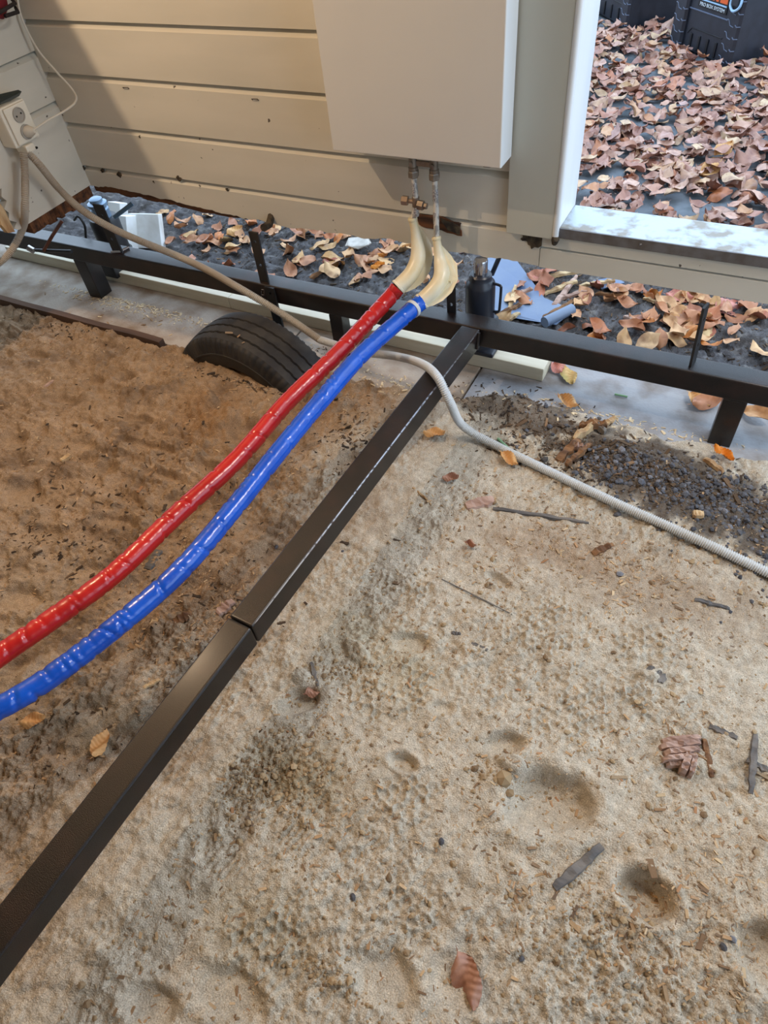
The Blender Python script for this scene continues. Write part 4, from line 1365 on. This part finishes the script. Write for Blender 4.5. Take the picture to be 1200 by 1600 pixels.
def under_label(u, v):
    if u < 398: return 'dry brown leaf on dark soil between the white blocks and middle bracket', 'leaves left of the middle bracket'
    if u < 640: return 'dry brown leaf on dark soil between the middle bracket and ivory pipe bends', 'leaves between the bracket and the pipe bends'
    if u < 760: return 'dry brown leaf on the soil right behind the ivory pipe bends', 'leaves behind the pipe bends'
    if v > 600: return 'dry brown beech leaf on the paving by the right frame leg', 'leaves by the right frame leg'
    if u < 1080: return 'dry brown leaf on soil below the sill, between jack and thin bracket', 'leaves left of the thin bracket'
    return 'dry brown beech leaf on the soil below the sill, right of the thin bracket', 'leaves right of the thin bracket'


for (u, v) in under:
    p = onground(u, v, .008 + ru.uniform(0, .012))
    if AY0 - .04 < p.y < 1.70 and v < 600: continue
    o = link('beech_leaf', INN[ru.randrange(8)], p, (ru.gauss(0, .3), ru.gauss(0, .3), ru.uniform(0, 6.28)), ru.uniform(.7, 1.1))
    lb, gp = under_label(u, v)
    tag(o, lb, 'leaf', gp)

named = [  # pixel, material, length, width, yaw, tilt x, tilt y, curl, fold, label
    (730, 1532, 'leaf_brown', .080, .050, -.86, .42, .10, -.06, -.28, 'curled reddish brown leaf lying alone on the sand in the foreground'),
    (160, 1166, 'leaf_tan', .062, .036, 1.9, .1, .2, .1, .1, 'torn tan leaf on the sand left of the rusty cross beam'),
    (55, 1130, 'leaf_tan', .050, .034, .9, .1, .2, .1, .1, 'small torn tan leaf on the sand just under the blue pipe'),
    (490, 1085, 'leaf_brown', .040, .026, .9, .2, .3, .2, .4, 'small dark red brown leaf fragment among the sand clods'),
    (678, 682, 'leaf_tan', .062, .034, .5, .1, .1, .2, .2, 'light tan leaf on the ground right beside the cross beam'),
    (795, 722, 'leaf_tan', .064, .032, -.4, .1, .1, .2, .3, 'tan leaf tucked under the pale conduit'),
    (703, 752, 'leaf_brown', .045, .026, .6, .2, .1, .4, .4, 'small curled brown leaf on the sand below the conduit'),
    (885, 632, 'leaf_tan', .072, .040, -.3, .1, .1, .2, .3, 'ribbed tan leaf on the bare grey paving slab'),
    (872, 580, 'leaf_pink', .060, .046, -.6, .1, .1, .1, .2, 'pinkish leaf at the cut end of the cream timber'),
    (888, 592, 'leaf_green', .072, .048, -.9, .1, .1, .1, .1, 'yellow green spotted leaf near the end of the cream timber'),
    (1090, 630, 'leaf_tan', .075, .058, -.5, .1, .1, .2, .2, 'broad tan leaf on the slab left of the right frame leg'),
    (1128, 715, 'leaf_orange', .062, .028, -.5, .1, .1, .4, .6, 'orange brown curled leaf at the foot of the right frame leg'),
    (842, 437, 'leaf_pink', .078, .062, 1.2, .3, .0, .1, .1, 'round pinkish leaf on the blue sheet behind the jack'),
    (1060, 467, 'leaf_pink', .088, .064, .1, .3, .0, .1, .1, 'large pinkish leaf below the wall, left of the thin bracket'),
    (1135, 484, 'leaf_pink', .105, .085, .9, .25, 0, .05, .1, 'largest mauve leaf below the wall right of the thin bracket'),
    (598, 402, 'leaf_orange', .072, .034, 1.4, .3, .1, .1, .2, 'bright orange leaf left of the ivory pipe bend, upper of two'),
    (590, 420, 'leaf_orange', .062, .032, 1.0, .1, .1, .1, .2, 'bright orange leaf left of the ivory pipe bend, lower of two'),
    (518, 415, 'leaf_pink', .066, .046, .5, .1, .1, .1, .2, 'pinkish oval leaf on the soil right of the middle bracket'),
    (368, 367, 'leaf_tan', .082, .05, 1.2, .4, 0, .1, .1, 'pale yellow upright leaf left of the middle bracket'),
    (735, 855, 'leaf_brown', .030, .016, .1, .2, .1, .5, .5, 'tiny curled brown leaf on the bare sand below the bark chip'),
]
for (u, v, mm, L, W, yaw, tx_, ty_, cu, fo, lab) in named:
    o = link('leaf', make_leaf_data('leaf', int(u), M[mm], L=L, W=W, curl=cu, fold=fo, nu=36, nv=8, rib=.0016), onground(u, v, .010), (tx_, ty_, yaw))
    tag(o, lab, 'leaf')
for (u, v, L, lab) in ((1172, 45, .1, 'upright curled mauve leaf standing against the right tool chest'), (1130, 235, .10, 'ribbed orange tan leaf topmost in the leaf carpet near the sill'), (1110, 265, .11, 'broad two toned leaf just below the ribbed orange one')):
    p = G(u, v, .045)
    mm = 'leaf_pink' if v < 100 else 'leaf_tan'
    o = link('leaf', make_leaf_data('leaf', int(u), M[mm], L=L, W=.066, curl=.2, fold=.2, nu=36, nv=8, rib=.0013), p, (.3 if v > 100 else 1.1, -.3 if v > 100 else .9, 1.0 if v > 100 else 1.2))
    tag(o, lab, 'leaf')

pf = onground(562, 393, .012)
vs = [(-.055, -.03, 0), (-.03, -.045, .012), (.02, -.042, .004), (.06, -.02, .016), (.055, .02, .006), (.02, .045, .02), (-.03, .04, .008), (-.058, .012, .014)]
o = MB().prism([pf + Vector((a * .85, b * .9 + .0, c + .012)) for a, b, c in vs], (0, 0, .004)).build('paper_flake', M['paper'], origin=pf)
tag(o, 'crumpled pale grey flake lying among leaves left of the ivory bend', 'flake')
sh = empty('plastic_sheet', onground(800, 455), 'blue grey plastic sheet on the ground behind the jack', 'sheet')
sp = [onground(u, v, .012) for u, v in ((762, 408), (800, 405), (850, 470), (895, 490), (868, 515), (800, 500), (740, 480))]
m = MB()
cen = sum(sp, Vector()) / len(sp)
ring = [cen] + sp
m.prism([p + Vector((0, 0, .006 * math.sin(i * 2.1))) for i, p in enumerate(sp)], (0, 0, .002)); m.build('sheet', M['tarp'], sh)
MB().tube([onground(850, 512, .02), onground(893, 490, .022)], .018, 12).build('rolled_edge', M['tarp'], sh, True)
MB().prism([onground(u, v, .01) for u, v in ((925, 445), (960, 438), (975, 448), (940, 455))], (0, 0, .004)).build('offcut', M['tarp'], sh)


# ================================================================== WOOD PIECES
def splinter(p, q, w, h, rag, seed, mt):
    """split wood: ragged long box between two points"""
    r = random.Random(seed)
    p, q = Vector(p), Vector(q)
    z = (q - p); L = z.length; z.normalize()
    x = z.cross(Vector((0, 0, 1))).normalized(); y = x.cross(z).normalized()
    if y.z < 0: y = -y
    n = 11; m = MB()
    for i in range(n):
        t = i / (n - 1)
        tap = (.55 + .45 * math.sin(PI * min(1, .15 + t * .8))) * (1 + r.uniform(-rag, rag))
        hh = h * (1 + r.uniform(-rag, rag)) * (.6 if i in (0, n - 1) else 1)
        of = r.uniform(-rag, rag) * w * .25
        c0 = p + z * (L * t)
        for sx, sy in ((-1, 0), (-.8, 1), (0, 1.0 + r.uniform(-.3, .3)), (.8, .9), (1, 0)):
            m.v.append(c0 + x * (sx * w / 2 * tap + of) + y * (sy * hh))
    for i in range(n - 1):
        for j in range(5):
            m.f.append((i * 5 + j, (i + 1) * 5 + j, (i + 1) * 5 + (j + 1) % 5, i * 5 + (j + 1) % 5))
    m.f.append((0, 1, 2, 3, 4)); m.f.append(tuple((n - 1) * 5 + j for j in (4, 3, 2, 1, 0)))
    return m


def piece(name, a, b, w, h, mt, lab, cat, rag=.2, seed=1, lift=0.0, lift2=None, group=None):
    p = onground(*a, lift); q = onground(*b, lift if lift2 is None else lift2)
    o = splinter(p, q, w, h, rag, seed, mt).build(name, M[mt], origin=p)
    return tag(o, lab, cat, group)


piece('bark_strip', (866, 1388), (940, 1322), .018, .006, 'bark', 'grey black bark strip on the sand beside the deepest footprint', 'bark', .2, 3)
piece('bark_strip', (1173, 1240), (1180, 1146), .013, .004, 'bark', 'upright grey bark strip at the right edge of the sand', 'bark', .25, 4)
piece('bark_strip', (1166, 1188), (1215, 1212), .013, .006, 'bark', 'black curled bark strip crossing the upright grey one', 'bark', .3, 5)
piece('bark_strip', (1108, 1135), (1152, 1153), .013, .004, 'bark', 'short grey bark strip above the pale wood chunk', 'bark', .3, 6)
piece('bark_strip', (486, 1035), (497, 1072), .009, .004, 'bark', 'small black bark strip pointing up from the sand clods', 'bark', .35, 7)
piece('bark_strip', (737, 1005), (762, 1016), .009, .003, 'bark', 'small black bark flake on the sand above the tread marks', 'bark', .3, 8)
piece('bark_strip', (705, 989), (720, 991), .009, .004, 'bark', 'tiny blue black bark flake above the tread marks', 'bark', .3, 9)
piece('stick', (770, 795), (920, 818), .010, .006, 'bark', 'dark thin stick lying on the sand below the conduit', 'stick', .25, 10)
piece('stick', (1085, 937), (1140, 952), .010, .005, 'bark', 'short dark stick at the right, below the gravel', 'stick', .25, 11)
piece('stick', (690, 905), (800, 960), .003, .002, 'bark', 'hair thin dark twig on the pale sand', 'twig', .25, 12)
ch = empty('wood_chunk', onground(1065, 1180), 'pale pinkish rotted wood chunk on the sand at the right', 'wood chunk')
for k, (a, b, w, h) in enumerate((((1034, 1160), (1094, 1152), .011, .012), ((1030, 1170), (1092, 1163), .012, .018), ((1036, 1180), (1090, 1174), .011, .020), ((1034, 1189), (1088, 1185), .010, .018), ((1040, 1197), (1072, 1195), .009, .014), ((1064, 1212), (1074, 1178), .014, .024), ((1076, 1216), (1084, 1182), .010, .022))):
    splinter(onground(*a), onground(*b), w * 1.15, h, .08, 60 + k, 'palewood').build('splinter', M['palewood'], ch)
piece('wood_splinter', (1100, 1155), (1112, 1215), .012, .006, 'brownwood', 'brown wood splinter beside the pale wood chunk', 'wood splinter', .2, 13)
piece('bark_strip', (1010, 1045), (1038, 1066), .03, .006, 'bark', 'flat dusty bark flake set in the sand at the right', 'bark', .3, 33)
piece('wood_chip', (728, 792), (772, 782), .036, .008, 'palewood', 'flat pale square wood chip on the sand below the conduit', 'wood chip', .15, 14)
piece('wood_chip', (926, 866), (958, 852), .018, .008, 'brownwood', 'light split chip between the conduit and the sand', 'wood chip', .25, 15)
piece('wood_chip', (1082, 804), (1100, 806), .022, .010, 'rawwood', 'cream square chip lying on the dark gravel', 'wood chip', .1, 16)
piece('wood_chip', (645, 762), (668, 782), .006, .004, 'rawwood', 'thin straw coloured splinter by the cross beam', 'wood chip', .2, 17)
piece('wood_chip', (50, 622), (84, 594), .013, .006, 'palewood', 'long pale chip on the sand at the far left', 'wood chip', .15, 18)
piece('wood_chip', (96, 722), (112, 712), .018, .009, 'rawwood', 'short light chip on the sand at the left', 'wood chip', .15, 19)
piece('wood_chip', (230, 890), (250, 860), .028, .006, 'bark', 'dark wood flake between the red and the blue pipe', 'wood chip', .25, 20)
piece('wood_chip', (340, 960), (365, 940), .026, .008, 'palewood', 'pinkish wood chip left of the cross beam joint', 'wood chip', .25, 21)
piece('wood_chip', (272, 972), (300, 958), .024, .006, 'brownwood', 'tan flake just under the blue pipe', 'wood chip', .25, 22)
piece('wood_chip', (225, 1075), (250, 1062), .010, .005, 'rawwood', 'narrow chip below the middle of the blue pipe', 'wood chip', .25, 23)
# rotten splinters heaped beyond the conduit
hp = [((872, 722), (905, 690), .026, .026, 'brownwood'), ((885, 730), (922, 700), .018, .024, 'brownwood'), ((895, 690), (930, 668), .02, .034, 'rawwood'), ((905, 668), (948, 672), .02, .03, 'brownwood'), ((918, 660), (945, 680), .016, .028, 'bark'), ((938, 668), (962, 658), .018, .014, 'rawwood'), ((890, 700), (915, 706), .016, .03, 'palewood')]
labs = ['lowest brown splinter of the heap beyond the conduit, on its left', 'brown splinter crossing the lowest one of the heap', 'light tan splinter leaning on the splinter heap', 'topmost brown splinter of the heap beyond the conduit', 'black splinter poking from the heap', 'light chip at the right end of the splinter heap', 'pinkish splinter in the middle of the heap']
for k, ((a, b, w, h, mm), lb) in enumerate(zip(hp, labs)):
    piece('wood_splinter', a, b, w * .9, h * .6, mm, lb, 'wood splinter', .3, 70 + k, .002, .012 if k % 2 else .004, 'splinters beyond the conduit')
piece('wood_splinter', (1100, 718), (1130, 740), .014, .010, 'rawwood', 'brown splinter at the foot of the right frame leg', 'wood splinter', .2, 77)
hp = [((812, 440), (915, 432), 'rawwood'), ((862, 482), (900, 440), 'palewood'), ((845, 505), (905, 478), 'brownwood'), ((850, 462), (900, 452), 'rawwood'), ((868, 470), (918, 462), 'palewood'), ((795, 490), (805, 455), 'rawwood'), ((776, 497), (815, 484), 'brownwood'), ((782, 508), (812, 498), 'rawwood'), ((800, 468), (832, 462), 'palewood'), ((905, 450), (960, 448), 'rawwood'), ((950, 440), (965, 470), 'palewood'), ((930, 462), (975, 474), 'brownwood'), ((975, 495), (985, 510), 'palewood'), ((1005, 470), (1045, 488), 'rawwood')]
hl = ['long pale splinter leading the scatter right under the sill board', 'pinkish upright splinter in the middle of the scatter behind the frame', 'brown splinter lying on the rolled end of the blue sheet', 'straw coloured splinter above the rolled sheet', 'pinkish splinter reaching right from the scatter', 'upright straw splinter on the blue sheet just right of the jack', 'brown splinter at the foot of the jack handle', 'light splinter closest to the frame beside the jack',
      'pale short splinter across the middle of the blue sheet', 'light splinter beside the small sheet offcut', 'pale steep splinter right of the sheet offcut', 'brown splinter below the sheet offcut', 'short pale splinter on the bare soil before the frame', 'light splinter among the leaves left of the thin bracket']
for k, (a, b, mm) in enumerate(hp):
    piece('wood_splinter', a, b, .020 - .0006 * k, .010, mm, hl[k], 'wood splinter', .3, 90 + k, .004, .02, 'rotten splinters behind the frame')
gr = MB().tube([onground(778, 688, .006), onground(796, 706, .008)], .004, 8).build('plastic_offcut', M['green'], origin=onground(778, 688)); tag(gr, 'small pale green plastic tube offcut near the conduit', 'offcut')
gr = MB().tube([onground(960, 618, .005), onground(980, 622, .005)], .003, 8).build('plastic_offcut', M['green'], origin=onground(960, 618)); tag(gr, 'small pale green offcut on the bare paving slab', 'offcut')


# ================================================================== CHIPS, STONES, CRUMBS
def chip_data(seed, m, name):
    r = random.Random(seed)
    L, w, h = 1.0, r.uniform(.18, .45), r.uniform(.07, .15)
    vs = []
    for x in (-.5, 0, .5):
        k = r.uniform(.6, 1.1)
        for y, z in ((-1, 0), (1, 0), (1, 1), (-1, 1)):
            vs.append((x * L + r.uniform(-.08, .08), y * w / 2 * k, z * h * r.uniform(.7, 1.2)))
    fs = [(0, 1, 2, 3), (11, 10, 9, 8)]
    for i in range(2):
        for j in range(4):
            a, b = i * 4 + j, i * 4 + (j + 1) % 4
            fs.append((a, a + 4, b + 4, b))
    me = bpy.data.meshes.new(name); me.from_pydata(vs, [], fs); me.materials.append(m)
    return me


def stone_data(seed, m, name):
    r = random.Random(seed)
    bm = bmesh.new(); bmesh.ops.create_icosphere(bm, subdivisions=1, radius=.5)
    ax_ = (r.uniform(.8, 1.2), r.uniform(.7, 1.0), r.uniform(.5, .8))
    for v in bm.verts:
        k = r.uniform(.8, 1.18); v.co = Vector((v.co.x * ax_[0] * k, v.co.y * ax_[1] * k, v.co.z * ax_[2] * k))
    me = bpy.data.meshes.new(name); bm.to_mesh(me); bm.free(); me.materials.append(m)
    return me


CHIP = [chip_data(i, M['chip'], 'wood_chip') for i in range(8)]
STONE = [stone_data(i, M['stone'], 'stone') for i in range(8)]


def scatter_stuff(name, datas, mt, pts, sizes, seed, tilt=.25, sink=0.0):
    """one object holding many loose bits resting on the ground; pts (n,2)"""
    r = np.random.default_rng(seed)
    zs = gza(pts[:, 0], pts[:, 1])
    V, Fc = [], []
    off = 0
    base = [(np.array([v.co[:] for v in d.vertices]), [tuple(p.vertices) for p in d.polygons]) for d in datas]
    for (x, y), z, s in zip(pts, zs, sizes):
        bv, bf = base[r.integers(len(base))]
        a = r.random() * 2 * PI; t = r.normal() * tilt
        c, s_ = math.cos(a), math.sin(a)
        v = bv * s
        v = np.stack([v[:, 0], v[:, 1], v[:, 2] + v[:, 0] * t], 1)
        V.append(np.stack([v[:, 0] * c - v[:, 1] * s_ + x, v[:, 0] * s_ + v[:, 1] * c + y, v[:, 2] + z - sink * s], 1))
        Fc += [tuple(i + off for i in f) for f in bf]
        off += len(bv)
    me = bpy.data.meshes.new(name)
    me.from_pydata(np.concatenate(V).tolist(), [], Fc)
    me.materials.append(mt)
    o = bpy.data.objects.new(name, me); COL.objects.link(o)
    return o


rs_ = np.random.default_rng(4)


def gauss_at(u, v, n, rx, ry):
    p = G(u, v); return np.stack([rs_.normal(p.x, rx, n), rs_.normal(p.y, ry, n)], 1)


# stones of the gravel heap: the 290 largest as things, the rest as one mass
st = np.concatenate([gauss_at(1040, 760, 900, .13, .05), gauss_at(1120, 800, 600, .10, .05), gauss_at(960, 740, 300, .06, .035), gauss_at(1180, 880, 60, .05, .05), gauss_at(850, 650, 40, .06, .05)])
st = st[(st[:, 1] < 1.50)]
ss = np.clip(np.exp(rs_.normal(math.log(.0074), .42, len(st))), .004, .024)
od = np.argsort(-ss)
zst = gza(st[:, 0], st[:, 1])
for i in od[:280]:
    o = link('stone', STONE[int(i) % 8], (st[i, 0], st[i, 1], zst[i] + ss[i] * .18), (rs_.normal() * .4, rs_.normal() * .4, rs_.random() * 6.28), float(ss[i]))
    tag(o, 'small crushed grey stone on the dark gravel patch at the right', 'stone', 'stones of the gravel patch')
o = scatter_stuff('fine_gravel', STONE, M['stone'], st[od[280:]], ss[od[280:]], 3, .3)
tag(o, 'fine dark gravel at the right, below the frame leg', 'gravel', kind='stuff')
for (u, v, s, lab) in ((968, 898, .016, 'round grey pebble on the sand below the gravel patch'), (535, 862, .010, 'small grey pebble right of the cross beam'), (432, 855, .012, 'blue grey pebble left of the cross beam'), (815, 1498, .013, 'black pebble on the sand in the lower right'), (552, 1402, .012, 'dark pebble on the sand at the bottom centre'),
                       (690, 1315, .012, 'dark pebble below the broken sand ridge'), (1145, 1468, .014, 'orange brown pebble at the lower right'), (1185, 865, .018, 'larger grey pebble just above the end of the conduit'), (1130, 1480, .012, 'dull grey pebble at the lower right')):
    o = link('pebble', STONE[int(u) % 8], onground(u, v, s * .2), (.2, .1, u), s); tag(o, lab, 'pebble')

# chips picked out one by one: the larger ones
REG = [(180, 730, 26, .25, .10, 'left of the red pipe'), (330, 950, 26, .10, .08, 'between the blue pipe and the cross beam'), (1080, 1330, 36, .10, .12, 'below the pale wood chunk'), (1050, 1520, 30, .10, .06, 'in the lower right corner'),
       (560, 920, 14, .06, .08, 'right beside the cross beam joint'), (390, 605, 22, .09, .025, 'at the foot of the half buried tyre'), (220, 500, 16, .25, .05, 'along the edging board'), (780, 700, 12, .10, .05, 'between the cross beam and the gravel'),
       (1000, 900, 26, .14, .05, 'just below the conduit'), (350, 1250, 18, .08, .08, 'around the damp clods'), (900, 1450, 18, .12, .08, 'below the large footprint')]
big = np.concatenate([gauss_at(*q[:5]) for q in REG])
bigr = np.concatenate([np.full(q[2], k) for k, q in enumerate(REG)])


def clear(p):
    q = np.ones(len(p), bool)
    q &= p[:, 1] < 1.46
    xb = np.interp(p[:, 1], [-.6, 1.484], [-.7275, -.6255])
    q &= ~((p[:, 0] > xb - .03) & (p[:, 0] < xb + .09))
    q &= ~((np.abs(p[:, 0] - TY_C.x) < .30) & (p[:, 1] > 1.255))
    return q


_k = clear(big); big = big[_k]; bigr = bigr[_k]
zb = gza(big[:, 0], big[:, 1])
for i in range(len(big)):
    o = link('wood_chip', CHIP[i % 8], (big[i, 0], big[i, 1], zb[i] - .0005), (rs_.normal() * .1, rs_.normal() * .12, rs_.random() * 6.28), float(np.clip(rs_.normal(.015, .005), .009, .030)))
    tag(o, 'small brown wood chip on the sand ' + REG[int(bigr[i])][5], 'wood chip', 'wood chips ' + REG[int(bigr[i])][5])
n = 9000
fine = np.concatenate([np.stack([rs_.uniform(-1.1, .5, n), rs_.uniform(-.3, 1.35, n)], 1), np.stack([rs_.uniform(-2.4, -.7, 4200), rs_.uniform(.3, 1.33, 4200)], 1), gauss_at(1080, 1380, 900, .12, .14), gauss_at(330, 950, 500, .10, .08), gauss_at(1000, 900, 700, .16, .08), gauss_at(1000, 1530, 500, .14, .07), gauss_at(400, 1230, 300, .12, .08)])
keep = clear(fine) & (rs_.random(len(fine)) < np.clip(.55 + 1.4 * fbm(fine[:, 0] * 5, fine[:, 1] * 5, 3, 2), .1, 1))
fine = fine[keep]
o = scatter_stuff('wood_debris', CHIP, M['chip'], fine, np.clip(np.exp(rs_.normal(math.log(.0062), .48, len(fine))), .002, .014), 8, .15)
tag(o, 'fine wood crumbs and splinters strewn over the sand', 'debris', kind='stuff')
def clear2(p):
    return ~((np.abs(p[:, 0] - TY_C.x) < .31) & (p[:, 1] > 1.255) & (p[:, 1] < 1.48))


lit = np.concatenate([gauss_at(1000, 745, 1200, .16, .05), gauss_at(870, 690, 300, .10, .05), gauss_at(780, 640, 200, .10, .06), np.stack([rs_.uniform(-2.0, .3, 2600), rs_.uniform(1.70, 2.3, 2600)], 1), gauss_at(520, 560, 160, .05, .04), gauss_at(395, 606, 160, .12, .018), gauss_at(200, 750, 300, .30, .14), gauss_at(90, 860, 160, .14, .06), gauss_at(100, 520, 120, .2, .03), gauss_at(320, 960, 120, .12, .08), gauss_at(80, 1120, 100, .12, .06), gauss_at(540, 690, 160, .06, .08)])
o = scatter_stuff('dark_litter', CHIP, M['litter'], lit[clear2(lit)], np.clip(np.exp(rs_.normal(math.log(.009), .5, int(clear2(lit).sum()))), .003, .03), 9, .3)
tag(o, 'dark crumbly litter on the soil beneath the wall and gravel', 'litter', kind='stuff')
sw = np.concatenate([gauss_at(190, 465, 1300, .16, .035), gauss_at(320, 490, 900, .22, .05), gauss_at(960, 640, 700, .18, .04), gauss_at(620, 600, 200, .10, .03), gauss_at(520, 520, 160, .06, .03)])
sw = sw[(sw[:, 1] < 1.52) & ~((np.abs(sw[:, 0] - TY_C.x) < .30) & (sw[:, 1] < 1.47) & (sw[:, 1] > 1.25))]
o = scatter_stuff('sawdust', CHIP, M['sawdust'], sw, np.clip(np.exp(rs_.normal(math.log(.0068), .5, len(sw))), .0025, .016), 10, .15)
tag(o, 'pale sawdust and shavings on the paving beside the frame', 'sawdust', kind='stuff')
# clods and crumbs of sand
cl = np.concatenate([gauss_at(450, 1205, 420, .06, .05), gauss_at(390, 1245, 160, .04, .03), gauss_at(540, 1050, 160, .06, .03), gauss_at(1000, 1560, 200, .12, .06), gauss_at(930, 1470, 160, .06, .05), gauss_at(520, 1530, 90, .04, .015), gauss_at(760, 1210, 60, .02, .02), np.stack([rs_.uniform(-.8, .4, 2600), rs_.uniform(-.3, 1.2, 2600)], 1)])
cl = cl[clear(cl)]
o = scatter_stuff('sand_crumbs', [stone_data(100 + i, M['crumb'], 'crumb') for i in range(4)], M['crumb'], cl, np.clip(np.exp(rs_.normal(math.log(.0055), .45, len(cl))), .002, .016), 12, .2, -.05)
tag(o, 'loose crumbs of damp sand between the footprints', 'sand', kind='stuff')
for (u, v, s, lab) in ((787, 1218, .040, 'cracked clod of damp sand at the rim of the large footprint'), (795, 1240, .022, 'smaller clod of sand hanging below the cracked clod')):
    o = link('sand_clod', stone_data(int(u), M['crumb'], 'sand_clod'), onground(u, v, .004), (.2, 0, 1), s); tag(o, lab, 'clod')
# chips lying on the tyre
for (a, w, s, yw, lab) in ((1.62, -.045, .024, .4, 'light wood chip lying on the tyre tread'), (1.50, -.040, .020, 1.6, 'second wood chip on the tyre tread, crossing towards the rim'), (1.40, -.06, .010, 1.2, 'tiny chip on the tyre tread nearest the red pipe')):
    p = TY_C + (te * math.cos(a) + tf * math.sin(a)) * (TY_R - .003) + ta * w
    o = link('wood_chip', CHIP[int(a * 10) % 8], p, (0, .1, yw), s); tag(o, lab, 'wood chip')
